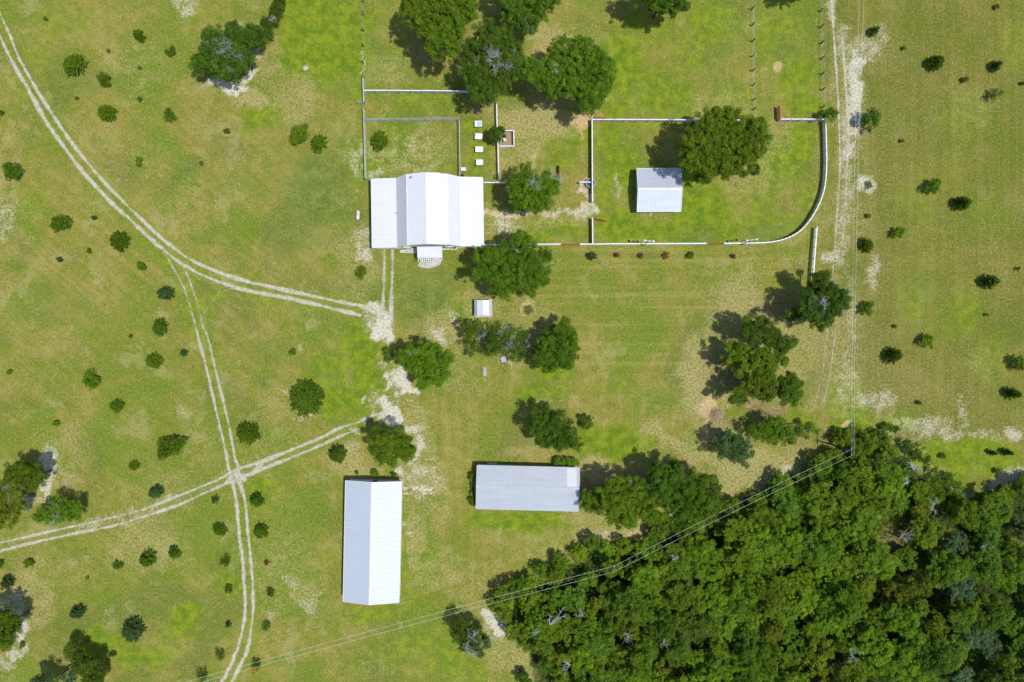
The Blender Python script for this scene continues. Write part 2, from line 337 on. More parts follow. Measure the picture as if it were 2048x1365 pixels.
# ------------------------------------------------------------------ what grows and lies where (photo pixels on the ground)
# channels: g lush grass, d dark grass, t dry tan grass, w white sand, o orange sand, b dark woodland soil and litter, l leaf litter, s east-west mowing
BLOBS = [
 ('g',645,70,85,90,.85),('g',690,110,45,50,.75),('g',620,30,60,50,.8),('g',600,110,45,40,.7),('g',640,135,50,28,.65),('g',520,235,45,28,.5),('g',395,30,60,25,.25),('g',130,45,60,40,.3),
 ('g',1245,130,45,75,.62),('g',1290,60,50,50,.4),('g',1420,40,60,50,.5),('g',1390,110,50,40,.4),('g',1330,190,70,45,.5),('g',1555,60,60,50,.45),('g',1590,150,50,50,.55),('g',1560,30,50,40,.4),('g',1470,200,40,40,.4),
 ('g',1230,215,35,28,.6),('g',1215,280,28,40,.6),('g',1245,340,36,50,.6),('g',1215,390,30,40,.5),('g',1240,455,50,30,.85),('g',1330,465,90,24,.75),('g',1400,420,70,50,.8),('g',1380,375,35,45,.7),('g',1440,460,60,28,.5),('g',1600,290,35,45,.65),('g',1560,330,40,40,.55),('g',1620,400,26,40,.5),('g',1540,450,70,26,.5),('g',1610,210,40,26,.7),('g',1510,395,40,40,.35),
 ('g',1110,460,70,26,.6),('g',1120,305,40,40,.35),('g',1160,270,40,30,.55),('g',800,270,40,60,.45),('g',745,330,40,28,.5),('g',860,330,60,22,.4),('g',955,290,22,60,.55),('g',820,205,50,30,.4),('g',715,330,16,60,.6),('g',720,180,18,60,.4),
 ('g',725,690,40,45,.75),('g',735,760,30,45,.8),('g',690,800,50,26,.7),('g',660,740,40,45,.45),('g',700,830,60,16,.4),('g',930,625,26,30,.8),('g',905,600,22,22,.4),('g',880,645,20,12,.3),
 ('g',1110,740,40,20,.7),('g',1080,790,60,22,.5),('g',1230,890,85,36,.75),('g',1185,870,50,28,.6),('g',1050,1045,80,22,.85),('g',990,1040,60,20,.6),('g',1090,1120,60,40,.3),('g',1210,780,70,22,.3),
 ('g',1440,700,20,20,.5),('g',1690,800,34,55,.8),('g',1715,845,60,26,.8),('g',1760,840,60,18,.6),('g',1950,915,100,40,.95),('g',1880,930,60,42,.9),('g',1830,920,40,40,.7),('g',1770,845,60,20,.8),('g',1900,970,50,26,.6),('g',1930,620,40,60,.45),('g',1830,600,40,60,.4),('g',1980,720,50,50,.4),('g',1930,230,60,60,.35),('g',1840,400,50,60,.35),('g',800,120,20,50,.3),('g',1600,840,30,26,.6),
 ('g',205,1290,60,32,.65),('g',290,1315,60,26,.6),('g',365,1240,30,36,.65),('g',340,1270,26,18,.4),('g',385,1220,18,14,.6),('g',460,1170,26,30,.5),('g',520,985,40,30,.5),('g',480,1020,14,40,.35),('g',70,410,26,36,.35),('g',60,120,40,40,.3),
 ('g',1900,350,60,60,.25),('g',1850,500,70,80,.22),('g',1980,430,50,50,.3),('g',1880,640,60,60,.3),('g',2030,90,40,60,.35),('g',800,1150,90,80,.3),('g',650,1120,50,40,.25),('g',860,1300,120,50,.35),('g',740,1230,60,20,.5),('g',930,1330,60,40,.4),
 ('g',770,30,40,24,.3),('g',880,200,60,20,.3),('g',1290,250,80,10,.4),('g',545,600,60,22,.25),('g',420,640,12,70,.35),
 # dark green
 ('d',640,375,70,80,.75),('d',600,460,60,60,.35),('d',850,605,50,40,.85),('d',870,560,60,26,.5),('d',745,620,8,26,.3),('d',530,770,16,16,.7),('d',545,700,60,30,.4),('d',1400,470,40,24,.6),('d',1540,465,45,16,.75),('d',1690,60,26,55,.85),('d',1700,560,28,45,.75),('d',1840,560,40,30,.4),('d',1720,685,24,22,.6),('d',2020,650,30,24,.6),('d',1830,240,26,26,.6),('d',1865,285,30,26,.5),('d',1430,130,30,40,.4),('d',1570,100,30,30,.5),('d',180,160,70,30,.5),('d',130,140,40,50,.45),('d',380,325,14,18,.6),('d',190,280,18,14,.5),('d',110,610,80,50,.35),('d',820,235,40,26,.5),('d',1270,1000,40,30,.3),('d',700,480,45,26,.4),('d',1380,790,30,40,.45),('d',1200,310,20,20,.4),('d',470,370,30,24,.35),('d',2040,230,20,30,.5),('d',1700,460,40,50,.35),('d',1800,460,50,60,.25),('d',1120,210,20,14,.3),
 # dry
 ('t',505,200,34,20,.8),('t',590,200,60,60,.45),('t',540,130,40,60,.4),('t',1080,245,85,38,.85),('t',1010,330,30,60,.5),('t',1060,300,26,30,.6),('t',1180,130,60,120,.3),('t',1100,90,45,50,.7),('t',1130,190,80,30,.7),('t',835,120,60,60,.35),('t',780,150,40,40,.45),('t',1450,215,80,40,.4),('t',1500,340,60,60,.45),('t',1560,270,30,45,.4),('t',1420,230,40,20,.3),
 ('t',860,300,60,50,.42),('t',760,230,20,16,.4),('t',1060,325,12,30,.75),('t',1010,450,50,38,.6),('t',1100,435,90,26,.45),('t',960,610,50,50,.5),('t',1060,640,70,50,.45),('t',880,660,50,50,.6),('t',900,720,60,60,.4),('t',800,600,22,50,.25),('t',1190,700,50,50,.3),
 ('t',700,490,40,40,.55),('t',730,560,30,50,.4),('t',690,400,40,30,.3),('t',830,880,40,90,.55),('t',850,960,60,60,.5),('t',690,920,50,20,.55),('t',720,940,60,16,.7),('t',880,1000,30,90,.4),('t',830,1080,22,90,.6),('t',1050,905,70,16,.4),
 ('t',1400,760,46,90,.8),('t',1480,640,70,110,.65),('t',1640,690,60,60,.65),('t',1560,700,70,120,.55),('t',1440,900,70,70,.55),('t',1520,940,110,46,.75),('t',1600,905,60,40,.5),('t',1700,700,60,150,.55),('t',1760,760,80,90,.55),('t',1330,900,60,40,.3),('t',1200,1060,90,40,.5),('t',1190,950,60,40,.75),('t',1250,1075,120,26,.9),('t',1390,1045,90,30,.8),('t',1100,1110,70,26,.45),('t',1160,1020,40,40,.45),('t',1330,870,50,30,.3),
 ('t',1740,450,26,120,.45),('t',1760,560,30,80,.5),('t',1850,200,120,120,.3),('t',1960,190,60,80,.35),('t',1760,300,60,150,.35),('t',1900,480,120,60,.3),('t',2000,540,50,80,.4),('t',1920,760,110,90,.4),('t',2010,840,60,40,.4),('t',1640,400,22,160,.35),('t',1600,530,60,30,.4),('t',1700,330,60,160,.3),
 ('t',330,980,90,50,.35),('t',130,900,60,60,.4),('t',290,1090,90,60,.5),('t',60,1200,60,70,.55),('t',100,1140,90,50,.3),('t',400,900,60,50,.3),('t',560,1130,90,120,.35),('t',610,1190,40,40,.55),('t',560,1290,60,50,.3),('t',450,560,40,30,.4),('t',380,420,60,70,.3),('t',250,330,90,60,.25),('t',300,130,100,60,.3),('t',40,440,40,80,.3),('t',20,300,40,60,.3),('t',540,870,70,60,.3),('t',560,800,50,40,.35),('t',420,180,90,22,.35),('t',720,1330,90,40,.25),('t',1010,1300,60,50,.5),('t',950,1180,60,60,.35),('t',880,1150,60,50,.4),('t',905,1160,22,16,.6),('t',1060,1330,50,50,.6),
 ('t',1770,100,60,60,.5),('t',1720,240,30,90,.6),('t',800,340,60,14,.45),('t',960,210,50,26,.4),('t',870,255,40,16,.35),('t',970,500,30,8,.5),
 # white sand and bleached patches
 ('w',455,172,50,11,.85,8),('w',500,155,20,9,.8,-35),('w',512,100,12,16,.55),('w',370,15,26,22,.42),('w',470,55,26,14,.35),('w',100,925,18,34,.72,10),('w',92,975,14,30,.7),('w',62,1005,18,12,.55),('w',120,955,36,26,.3),
 ('w',1710,150,16,60,.74),('w',1708,215,14,60,.7),('w',1700,280,10,60,.55),('w',1740,90,30,34,.4),('w',1760,75,24,24,.38),('w',1735,370,16,24,.62),('w',1690,320,16,60,.38),('w',1660,20,14,22,.45),('w',1745,545,16,36,.42),('w',1668,510,22,18,.5),('w',1710,330,22,80,.24),('w',1700,640,22,80,.26),('w',1690,750,22,60,.32),('w',1750,800,50,22,.42),
 ('w',1885,868,60,14,.42),('w',1955,870,50,12,.36),('w',1850,850,60,22,.4),('w',1780,865,24,14,.45),('w',2010,960,50,16,.62,-25),('w',2030,870,26,14,.5),('w',1820,900,26,12,.4),('w',1925,830,16,40,.35),('w',1985,900,30,5,.34,-15),('w',1925,985,30,10,.45),
 ('w',985,1228,12,14,.85),('w',995,1255,24,19,.95,20),('w',1015,1245,14,12,.8),('w',20,1210,40,40,.42),('w',42,1260,14,50,.62),('w',35,1300,26,14,.55),('w',10,1330,20,16,.4),
 ('w',730,512,20,10,.62,20),('w',715,505,10,8,.55),('w',882,665,18,14,.55),('w',895,680,20,10,.5,20),('w',905,640,10,12,.4),('w',825,860,26,9,.55),('w',838,885,12,16,.6),('w',835,905,16,14,.55),('w',805,945,14,9,.65),('w',830,940,22,26,.42),('w',860,985,20,6,.62,25),('w',825,976,26,3,.8),('w',822,992,22,3,.7),('w',815,1050,14,3,.6),('w',818,1066,14,3,.6),('w',845,960,50,34,.34),('w',710,895,22,12,.35),
 ('w',1010,450,18,22,.5),('w',1003,462,12,12,.45),('w',1160,425,26,9,.55),('w',1172,385,8,12,.45),('w',1232,360,9,14,.45),('w',1236,385,10,16,.4),('w',1300,428,18,3,.45),('w',1045,622,8,14,.2),
 ('w',750,300,22,30,.3),('w',752,346,16,9,.5),('w',745,345,10,6,.4),('w',815,300,60,44,.26),('w',840,335,50,14,.3),('w',718,325,10,60,.34),('w',735,480,30,26,.38),('w',700,300,14,40,.28),('w',1010,1060,30,6,.2),
 ('w',1500,1000,20,5,.5,-18),('w',1560,950,34,6,.55,-20),('w',1530,968,40,6,.45,-22),('w',1575,935,30,5,.4,-20),('w',1340,1068,16,4,.5,-10),('w',1262,1075,14,3,.5,-8),('w',1210,1070,12,4,.5,-20),('w',1410,838,9,14,.4),
 ('w',585,1170,20,18,.35),('w',615,1215,20,18,.4),('w',640,1190,14,9,.4),('w',575,1160,16,14,.35),('w',540,1230,14,12,.35),('w',20,420,14,60,.3),('w',8,440,14,50,.35),('w',470,685,12,4,.3),('w',603,700,8,10,.35),('w',580,775,16,10,.35),('w',608,834,20,6,.4),('w',360,820,16,18,.3),('w',480,725,6,5,.35),('w',1560,1180,6,6,.2),
 ('w',762,650,20,40,.4),('w',790,790,28,50,.28),('w',745,800,22,30,.24),('w',775,730,12,34,.28),('w',820,900,28,50,.26),('w',1700,180,24,130,.26),('w',1715,420,18,100,.2),('w',1690,640,36,110,.2),('w',760,665,16,20,1.0),('w',768,640,18,22,1.0),('w',750,622,20,10,.85,30),('w',774,672,10,22,.95),('w',740,640,14,20,.45),('w',738,625,14,8,.6,30),
 ('w',800,755,14,14,.82,45),('w',812,768,16,14,.95,40),('w',828,780,20,10,.95,20),('w',805,782,14,8,.85),('w',778,768,6,14,.75,25),('w',770,752,8,5,.75),('w',785,748,12,4,.7,-30),('w',773,780,5,14,.6),
 ('w',770,812,14,16,.85,-20),('w',785,828,16,20,.98,-30),('w',792,842,14,12,.95),('w',765,832,18,8,.7,-20),('w',748,800,6,10,.45),('w',726,795,3,14,.6,35),('w',745,800,5,4,.5),('w',765,710,8,3,.5),('w',765,722,6,2,.5),
 ('w',822,860,10,6,.7,30),('w',711,865,10,6,.6),('w',940,770,60,20,.2),('w',1110,800,50,18,.2),('w',250,1040,60,12,.25),('w',180,1050,26,10,.42,-8),
 # orange soil
 ('o',1170,240,18,24,.8,25),('o',1165,262,8,22,.6,25),('o',1185,228,14,12,.6),('o',988,425,26,9,.8,5),('o',1020,430,22,7,.75,10),('o',1043,427,16,6,.55),('o',1160,420,18,5,.6,-8),('o',1110,428,26,4,.6,-5),('o',1178,412,8,10,.6),('o',1558,130,12,10,.65),('o',1530,145,10,9,.35),('o',1620,145,8,8,.35),
 ('o',1420,815,16,26,.85,15),('o',1410,858,10,18,.8,-20),('o',1405,880,8,8,.6),('o',1393,812,8,6,.6),('o',1450,800,16,14,.5),('o',1440,850,26,20,.5),('o',1500,805,20,16,.62),('o',1540,815,18,10,.55),('o',1250,1078,90,12,.5,-6),('o',1200,955,30,14,.45),('o',1190,975,20,10,.4),('o',1062,320,6,16,.55),('o',1160,950,14,30,.35),('o',1060,620,0.1,0.1,0),('o',1695,850,12,6,.75),('o',1700,885,18,7,.55,20),('o',1660,895,16,8,.4),('o',905,494,30,3,.6),('o',945,495,30,3,.6),
 ('t',1436,680,40,40,.55),('t',1470,600,40,30,.35),
 # litter below the trees
 ('l',1065,390,0.1,.1,0),('l',450,110,55,50,.55),('l',1520,640,40,30,.75),('l',1460,740,50,40,.75),('l',1440,840,30,22,.6),('l',1500,800,50,18,.6),('l',1560,610,40,26,.7),('l',1220,985,70,34,.75),('l',1340,960,70,45,.75),('l',1320,1040,60,18,.5),('l',1450,1025,60,26,.5),('l',1530,820,40,20,.75),('l',1590,880,50,14,.5),('l',1000,680,50,26,.5),('l',1090,690,30,26,.6),('l',940,60,60,60,.35),('l',1140,190,60,22,.5),('l',1010,205,22,8,.4),('l',850,95,30,40,.4),('l',1240,20,40,26,.35),('l',1475,890,28,20,.4),
 ('o',1057,622,15,17,.6),('t',1057,622,21,23,.75),('w',1009,721,12,12,.62),
 ('t',1850,950,60,26,.5),('t',1780,880,70,22,.5),('l',1790,940,40,20,.5),('l',1730,880,30,14,.5),('t',1500,1010,60,16,.9),('o',1270,1076,70,12,.5),('g',1010,640,30,12,.3),
 ('l',1790,1078,34,30,1.0),('o',1800,1085,20,16,.55),
 ('s',1330,620,330,150,1.0,0,.15),
]
WOOD = [(985,1210),(1040,1160),(1095,1140),(1150,1090),(1230,1085),(1295,1080),(1350,1052),(1430,1040),(1480,1005),(1555,960),(1640,925),(1672,880),(1700,866),(1755,872),(1795,895),(1822,940),(1862,985),(1925,1002),(1975,996),(2010,985),(2048,950),(2110,940),(2160,1430),(1120,1430),(1108,1360),(1060,1300),(1010,1250)]
def in_poly(x, y, poly):
    r = False; n = len(poly)
    for i in range(n):
        x0, y0 = poly[i]; x1, y1 = poly[i-1]
        if (y0 > y) != (y1 > y) and x < (x1-x0)*(y-y0)/(y1-y0)+x0: r = not r
    return r
LINES = []
cx_, cy_ = 1560, 1190
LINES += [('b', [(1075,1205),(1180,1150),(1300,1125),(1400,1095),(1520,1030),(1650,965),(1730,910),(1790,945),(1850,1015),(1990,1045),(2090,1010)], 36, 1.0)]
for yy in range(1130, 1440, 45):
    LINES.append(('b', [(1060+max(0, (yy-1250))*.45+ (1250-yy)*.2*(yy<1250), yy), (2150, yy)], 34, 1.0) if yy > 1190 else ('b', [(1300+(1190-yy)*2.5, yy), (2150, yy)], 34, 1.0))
# worn and greener verges beside the tracks
A_UP = [(-30,-35),(0,27),(24,82),(38,116),(70,174),(116,246),(150,294),(191,345),(239,396),(296,452),(331,483),(372,514),(420,538),(482,560),(551,576),(637,595),(700,608),(728,614),(752,626)]
A_LO = [(-30,15),(0,73),(20,116),(44,157),(65,195),(96,249),(130,297),(164,342),(217,400),(262,441),(310,486),(358,524),(406,551),(461,572),(516,586),(585,598),(654,615),(700,625),(722,632)]
B_L = [(322,498),(334,514),(350,542),(369,578),(383,624),(394,665),(406,710),(420,768),(432,820),(444,870),(451,903),(458,940),(468,978),(474,1016),(479,1076),(485,1114),(489,1171),(490,1227),(482,1273),(464,1325),(443,1365),(425,1398)]
B_R = [(356,520),(370,540),(384,574),(396,612),(405,650),(417,679),(430,737),(444,792),(458,850),(468,907),(477,937),(483,971),(491,1008),(496,1069),(501,1114),(506,1171),(505,1235),(495,1299),(479,1333),(463,1366),(448,1398)]
B2 = [(466,576),(446,584),(430,596),(418,612),(407,630),(404,650),(409,668)]
C_UP = [(-40,1096),(0,1086),(94,1065),(170,1048),(226,1035),(283,1020),(340,999),(396,976),(440,958),(475,939),(528,922),(585,899),(641,876),(679,857),(715,845),(745,832),(765,826)]
C_LO = [(-40,1112),(0,1102),(75,1084),(151,1067),(226,1052),(302,1029),(358,1010),(415,984),(472,959),(521,940),(577,918),(641,891),(694,867),(722,858)]
D_L = [(769,499),(769,530),(768,565),(766,600),(764,640)]
D_R = [(785,499),(785,530),(784,565),(782,600),(781,640)]
E_L = [(1660,-30),(1663,0),(1666,50),(1671,120),(1676,200),(1678,260),(1680,330),(1677,380),(1673,440),(1669,500),(1664,560)]
E_R = [(1683,60),(1686,100),(1690,150),(1694,210),(1696,260),(1694,330),(1691,400),(1686,470),(1682,530)]
F_L = [(1656,652),(1650,700),(1645,740),(1637,780),(1627,815)]
F_R = [(1673,645),(1667,690),(1661,740),(1655,770),(1646,808)]
for pts in (A_UP, A_LO): LINES.append(('g', pts, 12, .34))
LINES += [('g', B_L[:6], 16, .45), ('g', B2, 16, .5), ('g', B_R, 14, .34), ('g', C_LO[9:], 14, .35), ('g', [(777,500),(775,600)], 7, .5), ('t', C_UP[:12], 14, .35), ('w', C_UP[3:7], 10, .3), ('w', E_R, 14, .34), ('t', E_L, 14, .5), ('t', E_R, 18, .5), ('t', F_L, 12, .5), ('t', F_R, 12, .5),
 ('o', [(1172,384),(1158,366),(1175,355)], 3.5, .55), ('w', [(1160,372),(1168,392),(1178,408),(1190,420)], 5, .7), ('w', [(1092,428),(1130,424),(1165,420),(1195,416)], 5, .5), ('w', [(966,424),(1000,428),(1040,430),(1090,424)], 8, .5),
 ('g', [(775,715),(768,760),(735,800),(690,835)], 18, .5), ('d', [(775,715),(760,770),(725,812)], 8, .4), ('w', [(727,100),(728,150)], 1.8, .45), ('t', [(1504,20),(1505,222)], 2.2, .5), ('t', [(1641,30),(1643,225)], 2.2, .45),
 ('t', [(1300,860),(1380,905),(1460,935),(1560,935)], 16, .7), ('t', [(1480,960),(1400,1010),(1330,1050)], 22, .8), ('b', [(1062,1200),(1062,1201)], 8, .3)]
V3, F4, CH = make_ground()
g_ob = np_mesh('ground', V3, F4, ground_mat())
for nm, ks in (('pa', 'gdtw'), ('pb', 'obls')):
    at = g_ob.data.attributes.new(nm, 'FLOAT_COLOR', 'POINT')
    at.data.foreach_set('color', np.stack([CH[k].ravel() for k in ks], 1).astype(np.float32).ravel())
tag(g_ob, kind='structure')

# ------------------------------------------------------------------ sandy wheel tracks, each a thin sheet over the grass
def track_mat():
    t = NT('track_sand'); p = t.pos()
    e = t.n('ShaderNodeAttribute', attribute_name='edge').outputs['Fac']; s = t.n('ShaderNodeAttribute', attribute_name='strength').outputs['Fac']
    n = t.math('ADD', t.math('MULTIPLY', t.noise(p, .9, 4, .65), .5), t.math('MULTIPLY', t.noise(p, 3.4, 4, .7), .5))
    wv = t.noise(p, .16, 4, .65)
    s = t.math('MULTIPLY', s, t.ramp(wv, .32, .60, .62, 1.08))
    v = t.math('ADD', t.math('SUBTRACT', s, t.math('MULTIPLY', e, .95)), t.math('MULTIPLY', t.math('SUBTRACT', n, .5), 2.3))
    halo = t.math('MULTIPLY', t.ramp(e, 1.0, .25), t.math('MULTIPLY', t.ramp(n, .40, .60), .34))
    al = t.math('MAXIMUM', t.math('MULTIPLY', t.ramp(v, .08, .66), .80), t.math('MULTIPLY', halo, s))
    f = t.noise(p, 1.2, 5, .65)
    t.fin(t.mix(t.ramp(f, .35, .65), tuple(c*.74 for c in lin(196,190,158)[:3])+(1,), tuple(c*.74 for c in lin(226,222,204)[:3])+(1,)), .95, 0, .1)
    tr = t.n('ShaderNodeBsdfTransparent'); mx = t.n('ShaderNodeMixShader'); t.l(al, mx.inputs[0]); t.l(tr.outputs[0], mx.inputs[1]); t.l(t.b.outputs[0], mx.inputs[2]); t.l(mx.outputs[0], t.out.inputs[0])
    return t.m
TRM = track_mat()
def smooth_pts(pts, n=5):
    pts = [Vector((a[0], a[1])) for a in pts]; o = []
    for i in range(len(pts)-1):
        p0 = pts[max(i-1,0)]; p1 = pts[i]; p2 = pts[i+1]; p3 = pts[min(i+2, len(pts)-1)]
        for k in range(n):
            t = k/n; o.append(.5*((2*p1)+(-p0+p2)*t+(2*p0-5*p1+4*p2-p3)*t*t+(-p0+3*p1-3*p2+p3)*t*t*t))
    o.append(pts[-1]); return o
def track(name, ruts, z):
    V = []; F = []; E = []; ST = []
    for ri, (pts, wpx, stf) in enumerate(ruts):
        q = smooth_pts(pts); base = len(V); rnd = random.Random(len(pts)*7+int(pts[0][0])); jit = 0
        for i, p in enumerate(q):
            d = q[min(i+1, len(q)-1)]-q[max(i-1, 0)]; d.normalize(); nn = Vector((-d.y, d.x)); u = i/(len(q)-1)
            jit = jit*.7+rnd.uniform(-.4,.4); s = stf(u) if callable(stf) else stf; s *= rnd.uniform(.97, 1.03)
            for k in (-1, -.5, 0, .5, 1):
                c = p+nn*(k*wpx*(1.75+.25*math.sin(i*.9+ri))+jit*.5); V.append(tuple(P(c.x, c.y))[:2]+(z+.0015*ri,)); E.append(abs(k)); ST.append(s)
        for i in range(len(q)-1):
            for k in range(4): a = base+i*5+k; F.append((a, a+1, a+6, a+5))
    o = np_mesh(name, np.array(V), np.array(F), TRM)
    for n_, arr in (('edge', E), ('strength', ST)):
        a = o.data.attributes.new(n_, 'FLOAT', 'POINT'); a.data.foreach_set('value', np.array(arr, dtype=np.float32))
    return tag(o, kind='structure')
def fade(*ks):
    def f(u):
        for (a, x), (b, y) in zip(ks, ks[1:]):
            if a <= u <= b: return x+(y-x)*(u-a)/(b-a)
        return ks[-1][1]
    return f
track('dirt_track', [(A_UP, 2.9, fade((0,.95),(.5,1.0),(1,1.15))), (A_LO, 3.2, 1.05)], .010)
track('dirt_track', [(B_L, 3.0, fade((0,.62),(.12,.55),(.2,.62),(.3,.9),(1,1.0))), (B_R, 2.9, fade((0,.45),(.08,.6),(.2,.5),(.3,.85),(1,1.0))), (B2, 2.4, fade((0,.6),(.4,.36),(1,.45)))], .016)
track('dirt_track', [(C_UP, 3.0, fade((0,.82),(.4,.8),(.5,1.0),(.7,1.05),(1,.75))), (C_LO, 3.2, fade((0,.95),(.5,.85),(.62,1.05),(1,.8))), ([(452,968),(462,955),(472,948),(486,955),(492,962)], 4.5, .95), ([(508,938),(518,934),(526,928)], 3, .9), ([(468,940),(478,965),(486,985)], 4, .85)], .022)
track('driveway', [(D_L, 3.6, fade((0,.7),(1,1.15))), (D_R, 3.6, fade((0,.7),(1,1.15)))], .028)
track('dirt_track', [(E_L, 2.6, fade((0,1.0),(.35,.85),(.7,.6),(1,.5))), (E_R, 3.0, fade((0,.6),(.3,.95),(.6,.7),(1,.5)))], .034)
track('dirt_track', [(F_L, 2.0, .50), (F_R, 2.4, .56)], .040)

# ------------------------------------------------------------------ buildings
def rot_about(c, a): return Matrix.Translation(c) @ Matrix.Rotation(a, 4, 'Z')
def roof_mesh(prof, half, th=.10, rib=.45, ribh=.035):
    """sheet roof: profile [(t, z)] across, extruded +-half along the other local axis (y); raised ribs run down the slope"""
    m = MB(); n = len(prof)
    vs = [(t, s*half, z) for s in (-1, 1) for t, z in prof]+[(t, s*half, z-th) for s in (-1, 1) for t, z in prof]
    fs = []
    for i in range(n-1):
        fs.append((i, i+1, n+i+1, n+i)); fs.append((2*n+i, 3*n+i, 3*n+i+1, 2*n+i+1))
        fs.append((i, 2*n+i, 2*n+i+1, i+1)); fs.append((n+i, n+i+1, 3*n+i+1, 3*n+i))
    fs.append((0, n, 3*n, 2*n)); fs.append((n-1, 3*n-1, 4*n-1, 2*n-1))
    m.add(vs, fs)
    y = -half+.12
    while y < half-.05:
        for i in range(n-1):
            (t0, z0), (t1, z1) = prof[i], prof[i+1]; g = .012
            m.add([(t0, y-.05, z0+.002), (t1, y-.05, z1+.002), (t1, y+.05, z1+.002), (t0, y+.05, z0+.002), (t0, y-.02, z0+ribh), (t1, y-.02, z1+ribh), (t1, y+.02, z1+ribh), (t0, y+.02, z0+ribh)],
                  [(0,1,5,4), (4,5,6,7), (7,6,2,3)])
        y += rib
    return m
def caps(prof, half, idx, wd=.22, th=.05, up=.05):
    m = MB()
    for i in idx:
        t, z = prof[i]
        ta, za = prof[i-1]; tb, zb = prof[i+1]
        def along(t1, z1):
            L_ = math.hypot(t1-t, z1-z); return (t+(t1-t)/L_*wd, z+(z1-z)/L_*wd)
        a = along(ta, za); b = along(tb, zb)
        vs = [(a[0], -half-.02, a[1]+up), (t, -half-.02, z+up+.01), (b[0], -half-.02, b[1]+up), (a[0], half+.02, a[1]+up), (t, half+.02, z+up+.01), (b[0], half+.02, b[1]+up)]
        vs += [(x, y, zz-th) for x, y, zz in vs]
        m.add(vs, [(0,1,4,3), (1,2,5,4), (0,6,7,1), (1,7,8,2), (3,4,10,9), (4,5,11,10), (0,3,9,6), (2,8,11,5)])
    return m
def edge_trim(prof, half, th=.16):
    m = MB()
    for s in (-1, 1):
        for (t0, z0), (t1, z1) in zip(prof, prof[1:]):
            y0 = s*(half+.003); y1 = s*(half+.07)
            m.add([(t0,y0,z0+.045),(t1,y0,z1+.045),(t1,y1,z1+.045),(t0,y1,z0+.045),(t0,y0,z0-th),(t1,y0,z1-th),(t1,y1,z1-th),(t0,y1,z0-th)],
                  [(0,1,2,3),(3,2,6,7),(4,7,6,5),(0,4,5,1),(0,3,7,4),(1,5,6,2)])
    for i, s in ((0, -1), (-1, 1)):
        t, z = prof[i]
        m.box(t+s*.045, 0, z-.07, .085, 2*half+.02, .18)
    return m
def wall_mesh(prof, half, inset, g=.0):
    """closed wall shell under a profile roof"""
    m = MB(); lo = prof[0][0]+inset; hi = prof[-1][0]-inset
    def zat(t):
        for (t0, z0), (t1, z1) in zip(prof, prof[1:]):
            if t0 <= t <= t1: return z0+(z1-z0)*(t-t0)/(t1-t0)
    ts = [lo]+[t for t, z in prof if lo < t < hi]+[hi]; hh = half-inset; n = len(ts)
    vs = [(t, s*hh, 0) for s in (-1,1) for t in ts]+[(t, s*hh, zat(t)-.13) for s in (-1,1) for t in ts]
    fs = []
    for i in range(n-1):
        fs.append((i, i+1, 2*n+i+1, 2*n+i)); fs.append((n+i, 3*n+i, 3*n+i+1, n+i+1))
    fs.append((0, 2*n, 3*n, n)); fs.append((n-1, 2*n-1, 4*n-1, 3*n-1))
    return m.add(vs, fs), hh, lo, hi
def opening(root, kind, side, along, z0, wd, ht, wall_lo, wall_hi, hh, mat_p, rz_fix=None):
    """a door or window on a wall: side 'w','e' (x = lo/hi) or 's','n' (y = -hh/hh)"""
    if side in 'we':
        x = wall_lo-.03 if side == 'w' else wall_hi+.03; c = (x, along); dims = lambda a, d: (d, a)
        o = (-1 if side == 'w' else 1, 0)
    else:
        y = -hh-.03 if side == 's' else hh+.03; c = (along, y); dims = lambda a, d: (a, d); o = (0, -1 if side == 's' else 1)
    zc = z0+ht/2
    fr = MB(); a, b = dims(wd+.2, .10)
    for dz in (-(ht/2+.05), ht/2+.05):
        fr.box(c[0], c[1], zc+dz, a, b, .10)
    for dx in (-(wd/2+.05), wd/2+.05):
        a2, b2 = dims(.10, .094); fr.box(c[0]+(dx if side in 'sn' else 0), c[1]+(dx if side in 'we' else 0), zc, a2, b2, ht-.004)
    pn = MB(); a3, b3 = dims(wd-.004, .05); pn.box(c[0], c[1], zc, a3, b3, ht-.004)
    if kind == 'window':
        f = fr.build('window', M['trim'], root); pn.build('pane', M['glass'], f)
        s = MB(); a4, b4 = dims(wd+.3, .16); s.box(c[0]+o[0]*.07, c[1]+o[1]*.07, z0-.13, a4, b4, .05); s.build('sill', M['trim'], f)
    else:
        d = pn.build('door', mat_p, root); fr.build('frame', M['trim'], d)
        hmb = MB(); hmb.box(c[0]+o[0]*.06+(wd*.38 if side in 'sn' else 0), c[1]+o[1]*.06+(wd*.38 if side in 'we' else 0), z0+ht*.46, .06, .06, .16); hmb.build('handle', M['metal_grey'], d)
def building(name, label, cat, c_px, rz, prof, half, mroof, mwall, ridge_idx, mcap, inset=.35, axis='y', opens=(), rib=.45):
    c = P(*c_px); c.z = 0
    root = thing(name, label, cat, c, rz + (math.pi/2 if axis == 'x' else 0))
    r = roof_mesh(prof, half, rib=rib).build('roof', mroof, root)
    caps(prof, half, ridge_idx).build('ridge_cap', mcap, r)
    edge_trim(prof, half).build('fascia', mcap, r)
    wm, hh, lo, hi = wall_mesh(prof, half, inset); wm.build('wall', mwall, root)
    for kind, side, al, z0, wd, ht, mp in opens: opening(root, kind, side, al, z0, wd, ht, lo, hi, hh, M.get(mp))
    sl_ = MB(); sl_.box((lo+hi)/2, 0, .04, hi-lo+.3, 2*hh+.3, .12); sl_.build('foundation', M['concrete'], root)
    return root

